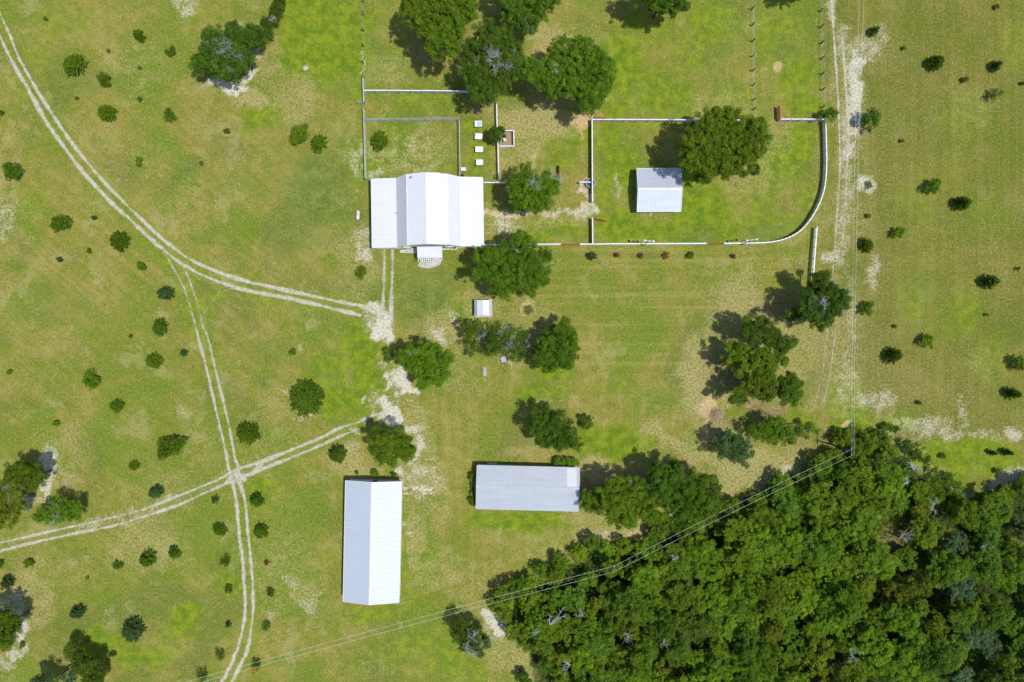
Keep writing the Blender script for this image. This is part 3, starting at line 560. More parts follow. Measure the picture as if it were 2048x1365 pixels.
# main house: a raised centre between two lean-to wings, six roof planes
def gx(px, z): return (px-1024)*S*(1-z/H)
hc_px = (846.5, 423.0)     # footprint centre on the ground, found below from the eaves
zs = [(743.6,2.9),(793,3.35),(813,6.0),(852.3,7.15),(896,5.75),(921,3.5),(966.3,2.9)]
hx0 = gx(743.6,2.9); hx1 = gx(966.3,2.9); hcx = (hx0+hx1)/2
prof_h = [(gx(x, z)-hcx, z) for x, z in zs]
top = (682.5-357.1)*S*(1-2.9/H); bot = (682.5-494.2)*S*(1-2.9/H)
hcy = (top+bot)/2
house = building('farmhouse', 'large white metal-roofed barn-style house with raised centre roof between two lean-to wings', 'house',
    (hcx/S+1024, 682.5-hcy/S), R(.85), prof_h, (top-bot)/2, M['white_roof'], M['wall_white'], [1,2,3,4,5], M['trim'],
    opens=[('door','n',1.5,.12,2.2,2.3,'door_white'),('window','n',-4,1.0,1.4,1.2,''),('window','n',6.5,1.0,1.4,1.2,''),('window','s',-4.2,1.0,1.3,1.3,''),('window','s',3.9,1.0,1.3,1.3,''),('window','w',-3,1.0,1.2,1.2,''),('window','w',3,1.0,1.2,1.2,''),('door','e',0,.12,3.0,2.5,'door_white'),('window','e',4,1.0,1.2,1.2,''),('window','e',-4,1.0,1.2,1.2,''),('door','s',-8,.12,2.8,2.4,'door_white')])
vp = MB()
lx = gx(824,6.4)-hcx; ly = (682.5-355.2)*S*(1-6.4/H)-hcy
vp.tube([(lx,ly,6.1),(lx,ly,6.85)], .12, 10); vp.tube([(lx,ly,6.85),(lx,ly,6.95)], [.2,.2], 10); vp.build('vent_pipe', M['metal_grey'], house)
vq = MB(); lx = gx(793.3,3.7)-hcx; ly = (682.5-425.8)*S*(1-3.7/H)-hcy; vq.tube([(lx,ly,3.6),(lx,ly,4.05)], .09, 8); vq.build('vent_pipe', M['metal_grey'], house)
# porch
pc = P(859, 507.5, 3.0); porch = thing('porch', 'white flat-roofed entrance porch with slatted pergola front, below the big house', 'porch', (pc.x, pc.y, 0), R(.6))
pr = MB(); pr.add([(-2.05,1.25,3.25),(2.05,1.25,3.25),(2.05,-.62,2.86),(-2.05,-.62,2.86),(-2.05,1.25,3.13),(2.05,1.25,3.13),(2.05,-.62,2.74),(-2.05,-.62,2.74)],[(3,2,1,0),(4,5,6,7),(0,1,5,4),(1,2,6,5),(2,3,7,6),(3,0,4,7)])
pr.build('roof', M['white_roof_plain'], porch)
for sx_ in (-1,1):
    e = MB(); e.add([(sx_*2.06,1.25,3.31),(sx_*2.26,1.25,3.31),(sx_*2.26,-.66,2.92),(sx_*2.06,-.66,2.92),(sx_*2.06,1.25,3.08),(sx_*2.26,1.25,3.08),(sx_*2.26,-.66,2.70),(sx_*2.06,-.66,2.70)],[(0,1,2,3),(4,7,6,5),(0,4,5,1),(1,5,6,2),(2,6,7,3),(3,7,4,0)])
    e.build('gutter', M['trim'], porch)
b = MB(); b.box(0,-.75,2.72,4.5,.14,.22); b.box(0,-1.05,2.72,4.4,.08,.16); b.build('beam', M['trim'], porch)
for k in range(12):
    s_ = MB(); s_.box(-2.1+k*.382,-1.0,2.86,.10,1.05,.12); s_.build('rafter', M['trim'], porch)
for k, x in enumerate((-2.1,-.75,.75,2.1)):
    s_ = MB(); s_.box(x,-.75,1.36,.14,.14,2.5); s_.build('post', M['trim'], porch)
st_ = MB(); st_.box(0,.2,.09,4.3,2.4,.14); st_.box(0,-1.2,.05,3.0,.38,.08); st_.build('deck', M['concrete'], porch)
# barn
def place_rect(c4, z):
    """centre, half sizes and turn of a rectangle from the photo pixels of its four eave corners"""
    q = [P(x, y, z) for x, y in c4]; c = (q[0]+q[1]+q[2]+q[3])/4
    ux = ((q[1]-q[0])+(q[3]-q[2])); uy = ((q[0]-q[2])+(q[1]-q[3]))
    return c, ux.length/4, uy.length/4, math.atan2(ux.y, ux.x)*.5+math.atan2(-uy.x, uy.y)*.5
def px_of(v): return (v.x/S+1024, 682.5-v.y/S)
c, a, bb, rz = place_rect([(691,962),(802.6,963.7),(686.8,1203),(797.8,1206)], 2.8)
building('barn', 'long white metal-roofed barn with its ridge running up and down the picture', 'barn', px_of(c), rz, [(-a,2.8),(0,4.1),(a,2.8)], bb, M['barn_roof'], M['wall_white'], [1], M['trim'],
    opens=[('door','e',8,.12,3.2,2.4,'door_white'),('door','e',1.5,.12,3.2,2.4,'door_white'),('door','n',0,.12,1.0,2.1,'door'),('window','e',-5,1.1,1.2,1.0,''),('window','w',0,1.1,1.2,1.0,''),('window','w',6,1.1,1.2,1.0,'')])
# grey building
c, a, bb, rz = place_rect([(954.5,932),(1159,935.5),(952,1017.5),(1157,1023)], 2.6)
workshop = building('workshop', 'long grey metal-roofed workshop with one white roof panel at its right end', 'workshop', px_of(c), rz, [(-bb,2.6),(.45,3.6),(bb,2.6)], a, M['galv_roof'], M['wall_grey'], [1], M['grey_trim'], axis='x', rib=.36,
    opens=[('door','w',3,.12,3.0,2.4,'door_white'),('door','s',0,.12,1.0,2.1,'door'),('window','e',4,1.1,1.3,1.0,''),('window','e',-4,1.1,1.3,1.0,''),('window','w',-5,1.1,1.3,1.0,''),('door','n',0,.12,2.6,2.3,'door_white')])
pn = MB()   # pale replacement sheets; the root is turned 90 degrees, so local x runs up the picture and local y to the left
x0, x1 = .55, bb-.05; y0, y1 = -a+.55, -a+2.35
zz = lambda x: 3.6-(x-.45)/(bb-.45)*1.0
pn.add([(x0,y0,zz(x0)+.045),(x1,y0,zz(x1)+.045),(x1,y1,zz(x1)+.045),(x0,y1,zz(x0)+.045),(x0,y0,zz(x0)+.008),(x1,y0,zz(x1)+.008),(x1,y1,zz(x1)+.008),(x0,y1,zz(x0)+.008)],[(0,1,2,3),(4,7,6,5),(0,4,5,1),(1,5,6,2),(2,6,7,3),(3,7,4,0)])
k = y0+.15
while k < y1: 
    pn.add([(x0,k-.03,zz(x0)+.046),(x1,k-.03,zz(x1)+.046),(x1,k+.03,zz(x1)+.046),(x0,k+.03,zz(x0)+.046),(x0,k,zz(x0)+.075),(x1,k,zz(x1)+.075)],[(0,1,5,4),(4,5,2,3)]); k += .30
pn.build('roof_panel', M['white_roof_plain'], workshop)
# paddock shelter
c, a, bb, rz = place_rect([(1274,338),(1361,337),(1274,423.5),(1362,423)], 2.3)
shed = building('shed', 'small pale metal-roofed shed standing in the fenced paddock beside the big round tree', 'shed', px_of(c), rz, [(-bb,2.3),(0,3.45),(bb,2.3)], a, M['galv_shed'], M['wall_white'], [1], M['trim'], axis='x', rib=.36,
    opens=[('door','w',0,.12,2.4,2.1,'door_white'),('window','e',-1.5,1.1,1.0,.8,''),('window','e',1.5,1.1,1.0,.8,''),('door','n',0,.12,1.0,2.0,'door')])
# well house
c = P(966.8, 617)
wh = thing('well_house', 'tiny white-roofed outbuilding on a pale slab left of the palm', 'shed', (c.x, c.y, 0), R(.5))
prw = [(-1.5,1.75),(-1.15,2.05),(0,2.35),(1.15,2.05),(1.5,1.75)]
roof_mesh([(-1.12,2.1),(0,2.4),(1.12,2.1)], 1.42, rib=.36).build('roof', M['white_roof_plain'], wh)
caps([(-1.12,2.1),(0,2.4),(1.12,2.1)], 1.42, [1], .12).build('ridge_cap', M['trim'], wh)
roof_mesh([(-1.62,1.55),(-1.0,2.0)], 1.52, rib=.36).build('lower_roof', M['galv_shed'], wh); roof_mesh([(1.0,2.0),(1.62,1.55)], 1.52, rib=.36).build('lower_roof', M['galv_shed'], wh)
m = MB(); m.box(0,0,.95,2.1,2.6,1.9); m.build('wall', M['wall_grey'], wh)
opening(wh, 'door', 's', 0, .1, .8, 1.7, -1.05, 1.05, 1.3, M['door'])
m = MB(); m.box(.02,0,.05,3.35,3.35,.1); m.build('slab', M['concrete'], wh)

# paths and beds
def sheet(name, pts, z, mat, kind='structure'):
    m = MB(); q = [P(x, y) for x, y in pts]; n = len(q)
    m.add([(v.x, v.y, z) for v in q]+[(v.x, v.y, 0.002) for v in q], [tuple(range(n))[::-1]]+[(i, (i+1)%n, n+(i+1)%n, n+i) for i in range(n)])
    return tag(m.build(name, mat), kind=kind)
sheet('path', [(842,512),(842,524),(838,526),(836,533),(845,536),(858,537.5),(870,534),(880,530),(883,524),(883,512)], .055, M['concrete'])
sheet('path', [(800,500.5),(800,506),(832,507),(834,500)], .050, M['concrete'])
sheet('path', [(840,345),(840,352),(880,352),(880,345)], .045, M['concrete'])
sheet('path', [(974,925.5),(974,931),(992,931),(992,925.5)], .05, M['concrete'])
def bed(x0, x1, y0, y1, label, plants, pale):
    c = P((x0+x1)/2, (y0+y1)/2); wx = (x1-x0)*S; wy = (y1-y0)*S
    t = thing('flower_bed', label, 'flower bed', (c.x, c.y, 0))
    f = MB()
    for s_ in (-1,1): f.box(0, s_*(wy/2-.07), .13, wx, .12, .26); f.box(s_*(wx/2-.07), 0, .128, .12, wy-.26, .25)
    f.build('border', M['trim'], t)
    s_ = MB(); s_.box(0,0,.07,wx-.28,wy-.28,.14); s_.build('soil', M['ash'] if pale else M['soil'], t)
    return t

# ------------------------------------------------------------------ leaves, trees, shrubs
def leaf_cloud(cs, rs, n_each, size, rng, up=.55, squash=.8, aspect=.45):
    """leaf-sized bent diamonds on the upper shells of many small clumps"""
    cs = np.asarray(cs); rs = np.asarray(rs); n_each = np.asarray(n_each)
    idx = np.repeat(np.arange(len(cs)), n_each); n = len(idx)
    d = rng.normal(size=(n,3)); d /= np.linalg.norm(d, axis=1, keepdims=True)
    d[:,2] = np.where(d[:,2] < -.25, -d[:,2], d[:,2])
    rr = rs[idx]*rng.uniform(.45, 1.12, n)
    p = cs[idx]+d*rr[:,None]*np.array([1,1,squash])
    nr = d*.65+rng.normal(size=(n,3))*.45+np.array([0,0,up]); nr /= np.linalg.norm(nr, axis=1, keepdims=True)
    a = rng.normal(size=(n,3))*.55+d*np.array([1,1,.5]); a -= nr*np.sum(a*nr, axis=1, keepdims=True); a /= np.linalg.norm(a, axis=1, keepdims=True); b = np.cross(nr, a)
    s = size*rng.uniform(.6, 1.35, n)[:,None]
    V = np.empty((n,4,3)); V[:,0] = p-a*s; V[:,1] = p-b*s*aspect+nr*s*.12; V[:,2] = p+a*s; V[:,3] = p+b*s*aspect+nr*s*.12
    F = np.arange(n*4).reshape(n,4)
    ct = rng.uniform(0, 1, len(cs))
    tint = np.clip(ct[idx]*.34+rng.uniform(0, .66, n)**1.1, 0, 1)
    return V.reshape(-1,3), F, np.repeat(tint, 4)
def clumps_on(lobes, rng, cr=.75, dens=1.0, flat=.75):
    cs = []; rs = []
    for x, y, z, r in lobes:
        k = max(4, int(dens*5.2*(r/cr)**2*.42))
        d = rng.normal(size=(k,3)); d /= np.linalg.norm(d, axis=1, keepdims=True); d[:,2] = np.where(d[:,2] < -.15, -d[:,2], d[:,2])
        q = rng.uniform(.62, 1.04, k)[:,None]*max(r-cr*.55, r*.5)
        pp = np.array([x,y,z])+d*q*np.array([1,1,flat])+rng.normal(size=(k,3))*min(.3, r*.16); cs.append(pp); rs.append(cr*rng.uniform(.45, 1.35, k))
    return np.concatenate(cs), np.concatenate(rs)
def twig_mesh(m, p, d, ln, r, depth, rnd, n=5):
    pts = [Vector(p)]; dd = Vector(d).normalized()
    for i in range(3):
        dd = (dd+Vector((rnd.uniform(-.35,.35), rnd.uniform(-.35,.35), rnd.uniform(-.2,.25)))).normalized(); pts.append(pts[-1]+dd*ln/3)
    m.tube(pts, [r, r*.8, r*.62, r*.4], n)
    if depth:
        for k in range(rnd.choice((3,4))):
            q = pts[rnd.choice((1,2,3))]; nd = (dd+Vector((rnd.uniform(-1,1), rnd.uniform(-1,1), rnd.uniform(-.3,.6)))).normalized()
            twig_mesh(m, q, nd, ln*rnd.uniform(.55,.8), r*.55, depth-1, rnd, 4)
def dead_branches(root, spots, base, seed, name='bare_branches'):
    """grey leafless limbs reaching out of the crown; spots (px, py, z, size in m)"""
    rnd = random.Random(seed); m = MB()
    for px, py, z, sz in spots:
        q = P(px, py, z)-Vector((base.x, base.y, 0)); out = Vector((q.x, q.y, 0)); out = out.normalized() if out.length > .1 else Vector((1,0,0))
        st = q-out*sz*.7; st.z = z-sz*.55
        for k in range(4):
            a = Vector((rnd.uniform(-.9,.9), rnd.uniform(-.9,.9), rnd.uniform(.15,.6)))+out*.6
            twig_mesh(m, st, a, sz*rnd.uniform(.4,.8), .05, 3, rnd)
    return m.build(name, M['dead_wood'], root)
def make_tree(name, label, cat, lobes_px, leaf='oak', top=None, seed=0, dead=(), cr=.55, size=.135, dens=1.0, group=None, n_leaf=66, sparse=1.0, trunk_r=None):
    """lobes_px: (photo x, photo y, radius px[, z]) of each mass of the crown; the tree stands below them"""
    rng = np.random.default_rng(seed); rnd = random.Random(seed)
    if top and name == 'large_tree': top *= 1.16
    if name == 'large_tree':
        ex = []
        for l in lobes_px:
            for k in range(2):
                a = rnd.uniform(0, 6.28); ex.append((l[0]+math.cos(a)*l[2]*.95, l[1]+math.sin(a)*l[2]*.95, rnd.uniform(6, 12), (top or 8)*rnd.uniform(.5, .86)))
        lobes_px = [(l[0], l[1], l[2]*1.0)+tuple(l[3:]) for l in lobes_px]+ex
    else: lobes_px = [(l[0], l[1], l[2]*1.06)+tuple(l[3:]) for l in lobes_px]
    if dead: dead = [(a, b, z*(1.16 if name == 'large_tree' else 1.0)+.55, sz) for a, b, z, sz in dead]
    R_all = max(l[2] for l in lobes_px)*S
    X = [l[0] for l in lobes_px]; Y = [l[1] for l in lobes_px]; spread = max(max(X)-min(X), max(Y)-min(Y))*S/2
    if top is None: top = 3.2+min(5.6, (R_all+spread)*.8)
    L3 = []
    for l in lobes_px:
        r = l[2]*S; z = l[3] if len(l) > 3 else top-r*.72-rnd.uniform(0, .9)
        z = max(z, r*.55); q = P(l[0], l[1], z); L3.append((q.x, q.y, z, r))
    wsum = sum(l[3]**2 for l in L3); bx = sum(l[0]*l[3]**2 for l in L3)/wsum; by = sum(l[1]*l[3]**2 for l in L3)/wsum
    base = Vector((bx, by, 0)); root = thing(name, label, cat, base, 0, group)
    loc = [(x-bx, y-by, z, r) for x, y, z, r in L3]
    cs, rs = clumps_on(loc, rng, cr, dens)
    k_in = len(cs)//3; ii = rng.integers(0, len(cs), k_in); cc = np.mean([[a[0], a[1], a[2]] for a in loc], axis=0)
    inner = cs[ii]*.78+cc*.22; inner[:,2] -= rng.uniform(.6, 1.6, k_in); inner[:,2] = np.maximum(inner[:,2], .5)
    if top > 5 and sparse > .7: cs = np.concatenate([cs, inner]); rs = np.concatenate([rs, rs[ii]*1.15])
    n_each = np.maximum(6, (n_leaf*sparse*(rs/cr)**2*(.2/size if size < .15 else 1)).astype(int))
    V, F, T = leaf_cloud(cs, rs, n_each, size, rng)
    V[:,2] = np.maximum(V[:,2], .08)
    np_mesh('crown', V, F, L[leaf], T, root)
    tr = trunk_r or max(.12, .055*(R_all+spread*.6)); fork = max(.6, min(l[2] for l in loc)*.45)
    m = MB(); m.tube([(0,0,-.15),(0,0,.15),(.05,.03,fork*.5),(0,.05,fork)], [tr*1.7, tr*1.15, tr, tr*.85], 9)
    for x, y, z, r in loc:
        a = Vector((0,.05,fork)); b_ = Vector((x,y,z+r*.2)); mid = a.lerp(b_, .5)+Vector((rnd.uniform(-.4,.4), rnd.uniform(-.4,.4), .3))
        m.tube([a, a.lerp(mid,.5), mid, mid.lerp(b_,.6), b_], [tr*.62, tr*.5, tr*.38, tr*.25, tr*.1], 6)
        for k in range(3 if r > 1.5 else 1):
            e_ = b_+Vector((rnd.uniform(-1,1)*r*.7, rnd.uniform(-1,1)*r*.7, rnd.uniform(0,.4)*r)); m.tube([mid.lerp(b_,.3), mid.lerp(e_,.7), e_], [tr*.25, tr*.15, tr*.05], 5)
    m.build('trunk', M['bark'], root)
    if dead: dead_branches(root, dead, base, seed+77)
    return root

# ------------------------------------------------------------------ fences and gates
def along_pts(q, step):
    """even posts along a polyline"""
    out = []
    for i in range(len(q)-1):
        d = q[i+1]-q[i]; n = max(1, round(d.length/step))
        for k in range(n): out.append((q[i]+d*(k/n), math.atan2(d.y, d.x)))
    d = q[-1]-q[-2]; out.append((q[-1], math.atan2(d.y, d.x))); return out
def wall_strip(q, z0, z1, th, side=0.0):
    m = MB()
    for i in range(len(q)-1):
        d = q[i+1]-q[i]; c = (q[i]+q[i+1])/2; a = math.atan2(d.y, d.x); n = Vector((-math.sin(a), math.cos(a)))*side
        m.box(c.x+n.x, c.y+n.y, (z0+z1)/2, d.length-.004, th, z1-z0, a)
    return m
def to_ground(pts, z=.6): return [Vector(P(x, y, z)[:2]) for x, y in pts]
def board_fence(label, pts, group=None, h=1.35, step=2.44, mat='fence_white', rails=4, bw=.26, name='board_fence', cat='fence'):
    q = to_ground(pts); o = q[0].copy(); q = [v-o for v in q]
    t = thing(name, label, cat, (o.x, o.y, 0), 0, group)
    gap = (h-.12-rails*bw)/rails
    for k in range(rails):
        z0 = .12+k*(bw+gap)+gap*.5; wall_strip(q, z0, z0+bw, .045, .055).build('rail', M[mat], t)
    wall_strip(q, h+.002, h+.045, .20).build('cap_rail', M[mat], t)
    pm = None
    for v, a in along_pts(q, step):
        if pm is None:
            m = MB(); m.box(0,0,h/2+.06,.13,.13,h+.12); m.add([(-.08,-.08,h+.121),(.08,-.08,h+.121),(.08,.08,h+.121),(-.08,.08,h+.121),(0,0,h+.19)],[(0,1,4),(1,2,4),(2,3,4),(3,0,4),(3,2,1,0)])
            p = m.build('post', M[mat], t); pm = p
        else:
            p = pm.copy(); C.objects.link(p); p.parent = t
        p.location = (v.x+math.sin(a)*.04, v.y-math.cos(a)*.04, 0); p.rotation_euler = (0,0,a)
    return t
def mesh_fence(label, pts, h=1.5, step=2.6, group=None):
    q = to_ground(pts, .75); o = q[0].copy(); q = [v-o for v in q]; t = thing('wire_mesh_fence', label, 'fence', (o.x, o.y, 0), 0, group)
    m = MB(); 
    for k in range(11):
        z = .08+k*.14; m.tube([(v.x, v.y, z) for v in q], .014, 4)
    for i in range(len(q)-1):
        d = q[i+1]-q[i]; n = int(d.length/.2)
        for k in range(n+1):
            v = q[i]+d*(k/n); m.tube([(v.x,v.y,.05),(v.x,v.y,h)], .011, 3, False)
    m.build('mesh_panel', M['mesh_wire'], t)
    m = MB(); m.tube([(v.x, v.y, h+.03) for v in q], .045, 6); m.build('top_rail', M['mesh_wire'], t)
    pm = None
    for v, a in along_pts(q, step):
        if pm is None: m = MB(); m.tube([(0,0,0),(0,0,h+.1)], .05, 8); m.ball((0,0,h+.1), .065, 8, 4); pm = p = m.build('post', M['mesh_wire'], t)
        else: p = pm.copy(); C.objects.link(p); p.parent = t
        p.location = (v.x, v.y, 0)
    return t
def wire_fence(label, pxs, h=1.45, wires=4):
    q = to_ground(pxs, 0); o = q[0].copy(); q = [v-o for v in q]; t = thing('wire_fence', label, 'fence', (o.x, o.y, 0))
    for k in range(wires):
        m = MB(); z = .35+k*.32; m.tube([(v.x, v.y, z) for v in q], .006, 4); m.build('wire', M['mesh_wire'], t)
    pm = None
    for i, v in enumerate(q):
        if pm is None: m = MB(); m.tube([(0,0,0),(.01,0,h*.6),(0,.01,h)], [.12,.11,.10], 8); pm = p = m.build('post', M['post_dark'], t)
        else: p = pm.copy(); C.objects.link(p); p.parent = t
        p.location = (v.x, v.y, 0); p.rotation_euler = (0,0,i*1.3)
    return t
def gate(label, a, b, mat, h=1.25, z=.6, name='gate', tubes=5, skin=False):
    q = to_ground([a, b], z); o = q[0]; d = q[1]-q[0]; t = thing(name, label, 'gate', (o.x, o.y, 0), math.atan2(d.y, d.x)); ln = d.length
    m = MB()
    for x in (.05, ln-.05): m.tube([(x,0,.12),(x,0,h)], .045, 8)
    m.tube([(0.05,0,h),(ln-.05,0,h)], .05, 8); m.tube([(.05,0,.14),(ln-.05,0,.14)], .045, 8); m.tube([(.1,0,.18),(ln-.1,0,h-.06)], .028, 6)
    m.build('gate_frame', M[mat], t)
    for k in range(tubes):
        zz_ = .14+(k+1)*(h-.14)/(tubes+1); m = MB(); m.box(ln/2, 0, zz_, ln-.16, .05, .13); m.build('bar', M[mat], t)
    for zz_ in (.35, h-.2): m = MB(); m.box(-.04, 0, zz_, .12, .07, .09); m.build('hinge', M['metal_grey'], t)
    return t
board_fence('straight white board fence along the top of the yard, ending under the big trees', [(730,184),(800,184.3),(870,184.7),(942,185.5),(975,186)])
board_fence('short white rail at the fence end near the upper left yard gate', [(727,158),(728,184),(728.5,205)], h=1.2, mat='mesh_wire', rails=2, bw=.14)
gate('small grey gate swung open at the upper left corner of the yard', (728,207.5), (714,206.5), 'mesh_wire', 1.2)
mesh_fence('grey wire mesh fence down the left side of the yard to the farmhouse', [(728,219),(729.5,260),(730.5,310),(731.5,358),(742,358.5)])
mesh_fence('grey wire mesh fence across the top of the small back yard', [(730,241),(790,240),(850,239.5),(918,239)])
mesh_fence('grey wire mesh fence down the right side of the small back yard', [(918.5,239),(919.5,280),(920,330),(920,354)])
board_fence('thin white fence running down beside the row of white boxes', [(993.5,205),(994,240),(996,290),(997,330),(998,359)], h=1.15, rails=2, bw=.2, step=3.0)
board_fence('white board fence from the right wall of the farmhouse towards the mossy tree', [(968,367),(998,367),(1030,368)], h=1.2, rails=4, bw=.24)
board_fence('small square white pen fence around bare sand, with the leafy tree at its corner', [(1003,263),(1027.5,262.8),(1028.2,293.5),(999,294.2)], h=1.0, rails=2, bw=.22, step=2.2)
board_fence('white board fence down the left side of the paddock past the round trough', [(1183.3,241),(1183.6,300),(1183.8,350),(1184,405)], h=1.4)
board_fence('white board fence along the top of the paddock into the big round tree', [(1184,242),(1250,242.2),(1320,242.5),(1400,243),(1450,243),(1512,243)], h=1.4)
board_fence('short white board fence between the rusty gate and the upper right corner', [(1559,241.5),(1600,241.5),(1646,241.5)], h=1.4)
cv = smooth_pts([(1647.5,243),(1649,290),(1649.5,330),(1646.5,372),(1637,405),(1620,437),(1601,460),(1580,474),(1558,482),(1530,486.5),(1497,487.6)], 3)
board_fence('long curved white board fence round the right side of the paddock', [(p.x, p.y) for p in cv], h=1.4)
board_fence('white board fence along the bottom of the paddock, right of the right red gate', [(1496,487.8),(1470,488),(1446,488.2)], h=1.4)
board_fence('white board fence between the two closed red gates below the paddock', [(1411,488.3),(1350,488.7),(1280,489),(1220,489.3),(1159,489.8)], h=1.4)
board_fence('white board fence from the lower right farmhouse corner to the left red gate', [(1121,489.8),(1060,490.2),(1010,490.6),(968,491)], h=1.4)
board_fence('short white board fence below the gap at the lower left of the paddock', [(1184,438),(1184.3,462),(1184.6,488)], h=1.4)
board_fence('short white cross fence beside the round trough', [(1158.5,366.5),(1180,366.3)], h=1.3, rails=4, bw=.2)
board_fence('separate white board fence outside the curved corner, running into a tree', [(1631,456),(1628,495),(1624.5,540),(1621,590)], h=1.3, rails=3, bw=.2)
gate('closed red gate in the bottom fence, nearer the farmhouse', (1121.5,489.8), (1158.5,489.6), 'gate_red', skin=True)
gate('closed red gate in the bottom fence, under the middle of the paddock', (1411.5,488.2), (1445.5,488.1), 'gate_red')
gate('red gate swung slightly open just right of the gap at lower left paddock', (1185.5,438.5), (1213,443), 'gate_red')
gate('red gate folded flat against the upper left corner of the paddock fence', (1186,238.2), (1214,238.6), 'gate_red')
gate('rusty orange gate standing open at the top right of the paddock', (1557,240), (1556,214), 'gate_rust', 1.5)
gate('rusty narrow gate standing alone right of the mossy tree', (1119,362), (1118,331), 'gate_rust', 1.3)
wire_fence('wire fence with dark wooden posts at the far top left of the house yard', [(726.5,-20),(726.5,5),(727,31),(727,63),(727,94),(727,127),(727.5,157)])
wire_fence('wire fence with dark posts running up from behind the big round paddock tree', [(1503,-12),(1503,20),(1503.5,52),(1504,84),(1504,114),(1504.5,143),(1505,172),(1506,201),(1506,220)])
wire_fence('wire fence with dark posts along the left of the right-hand sandy track', [(1640,-8),(1640,24),(1640.5,56),(1641,88),(1642,119),(1642.5,150),(1643.5,181),(1643.5,216)])

# ------------------------------------------------------------------ yard objects
def lidded_box(px, py, w_, d_, h_, label, slats, rz=0):
    c = P(px, py, h_*.7); t = thing('storage_box', label, 'box', (c.x, c.y, 0), rz, 'white boxes in a row behind the house')
    m = MB(); m.box(0,0,h_/2,w_-.16,d_-.16,h_); m.build('body', M['box_grey'], t)
    m = MB(); m.box(-.02,.02,h_+.04,w_,d_,.08)
    if slats:
        for k in (-.16,.16,.46): m.box(k*w_/1.35, 0, h_+.115, .10, d_*.8, .07)
    else: m.box(-.06,.03,h_+.10,w_*.78,d_*.78,.05)
    m.build('lid', M['box_white'], t)
    if slats:
        s_ = MB(); s_.box(.0,-.0,h_+.083,w_*.0+.01,.01,.004); 
        for k in (-.0,.30): s_.box(k*w_/1.35, 0, h_+.084, .14, d_*.72, .006)
        s_.build('gap_strip', M['box_grey'], t)
    f = MB()
    for sx_ in (-1,1):
        for sy_ in (-1,1): f.box(sx_*(w_/2-.06), sy_*(d_/2-.06), h_/2-.01, .09, .09, h_-.03)
    f.build('corner_posts', M['wood_grey'], t)
lidded_box(957,249,1.36,1.12,.7,'slatted white box, topmost of the white box row just below the oval tub', True)
lidded_box(957.5,274,1.40,1.12,.7,'white box second from the top of the row, left of the leafy tree', False, R(-3))
lidded_box(958.5,300,1.45,1.08,.7,'white box third from the top of the row', False)
lidded_box(959.5,326,1.32,1.06,.75,'white box at the bottom of the row, nearest the farmhouse roof', False)
c = P(926.8,339,.9); t = thing('utility_box', 'small white cabinet beside the mesh fence above the farmhouse roof', 'cabinet', (c.x, c.y, 0))
m = MB(); m.box(0,0,.5,.86,.56,.9); m.build('cabinet', M['box_grey'], t); m = MB(); m.box(.02,0,.98,.98,.66,.06); m.box(-.22,0,1.03,.3,.46,.04); m.box(.2,.02,1.03,.3,.42,.04); m.build('lid', M['box_white'], t)
c = P(925,351,.5); t = thing('gas_bottle', 'small dark round canister by the farmhouse wall under the white cabinet', 'canister', (c.x, c.y, 0)); m = MB(); m.lathe([(.0,.0),(.22,.0),(.26,.08),(.26,.7),(.2,.85),(.07,.92),(.0,.92)], 16); m.build('bottle', M['post_dark'], t, smooth=True); m = MB(); m.tube([(0,0,.92),(0,0,1.02)], .05, 8); m.box(0,0,1.03,.14,.05,.04); m.build('valve', M['metal_grey'], t)
# oval tub
c = P(957.3,224,.4); t = thing('oval_tub', 'oval grey metal tub filled with reddish soil, above the white boxes', 'tub', (c.x, c.y, 0))
m = MB(); m.lathe([(.50,.0),(.62,.55),(.66,.57),(.66,.60),(.58,.58),(.50,.3),(.0,.3)], 28, sx=1.12, sy=.78); m.build('rim', M['metal_grey'], t, smooth=True)
m = MB(); m.lathe([(.56,.44),(.3,.50),(.0,.53)], 20, sx=1.12, sy=.78); m.build('contents', simple('reddish_soil', (.32,.15,.11,1), .95, .4, 5), t)
# gas tank
c = P(715.3,430,.8); t = thing('gas_tank', 'white capsule-shaped gas tank lying on the grass left of the farmhouse', 'tank', (c.x, c.y, 0), R(-2))
m = MB(); prof = [(0,-.86),(.16,-.85),(.27,-.78),(.32,-.66)]; full = [(r, z) for r, z in prof]+[(r, -z) for r, z in prof[::-1]]
mm = MB(); mm.lathe(full, 20); mm.v = [(x, z, y+.55) for x, y, z in mm.v]; mm.f = [f[::-1] for f in mm.f]; mm.build('tank_body', M['tank_white'], t, smooth=True)
m = MB(); m.lathe([(.0,1.0),(.13,.98),(.14,.84)][::-1], 14); m.build('valve_dome', M['metal_grey'], t, smooth=True)
for y in (-.45,.45): m = MB(); m.box(0,y,.12,.5,.12,.28); m.build('foot', M['concrete'], t)
for y in (-.45,.45):
    m = MB(); m.tube([(.34*math.cos(a_), y, .55+.34*math.sin(a_)) for a_ in [k*math.pi/12 for k in range(13)]], .016, 5); m.build('strap', M['box_grey'], t)
# fire ring
c = P(1008,719); t = thing('fire_pit', 'round ring of dark stones filled with pale ash under the sparse tree', 'fire pit', (c.x, c.y, 0))
rnd = random.Random(3)
m = MB(); m.lathe([(.70,.10),(.3,.08),(0,.09)], 24); m.build('ash_bed', M['ash'], t)
for k in range(16):
    a_ = k*math.pi/8; s_ = MB(); s_.ball((0,0,0), .155, 8, 5, .8); s_.v = [(x*rnd.uniform(.9,1.1), y*rnd.uniform(.9,1.15), z) for x, y, z in s_.v]; o = s_.build('stone', M['wood_grey'] if k % 3 else M['post_dark'], t, (.76*math.cos(a_), .76*math.sin(a_), .12)); o.rotation_euler = (0,0,a_)
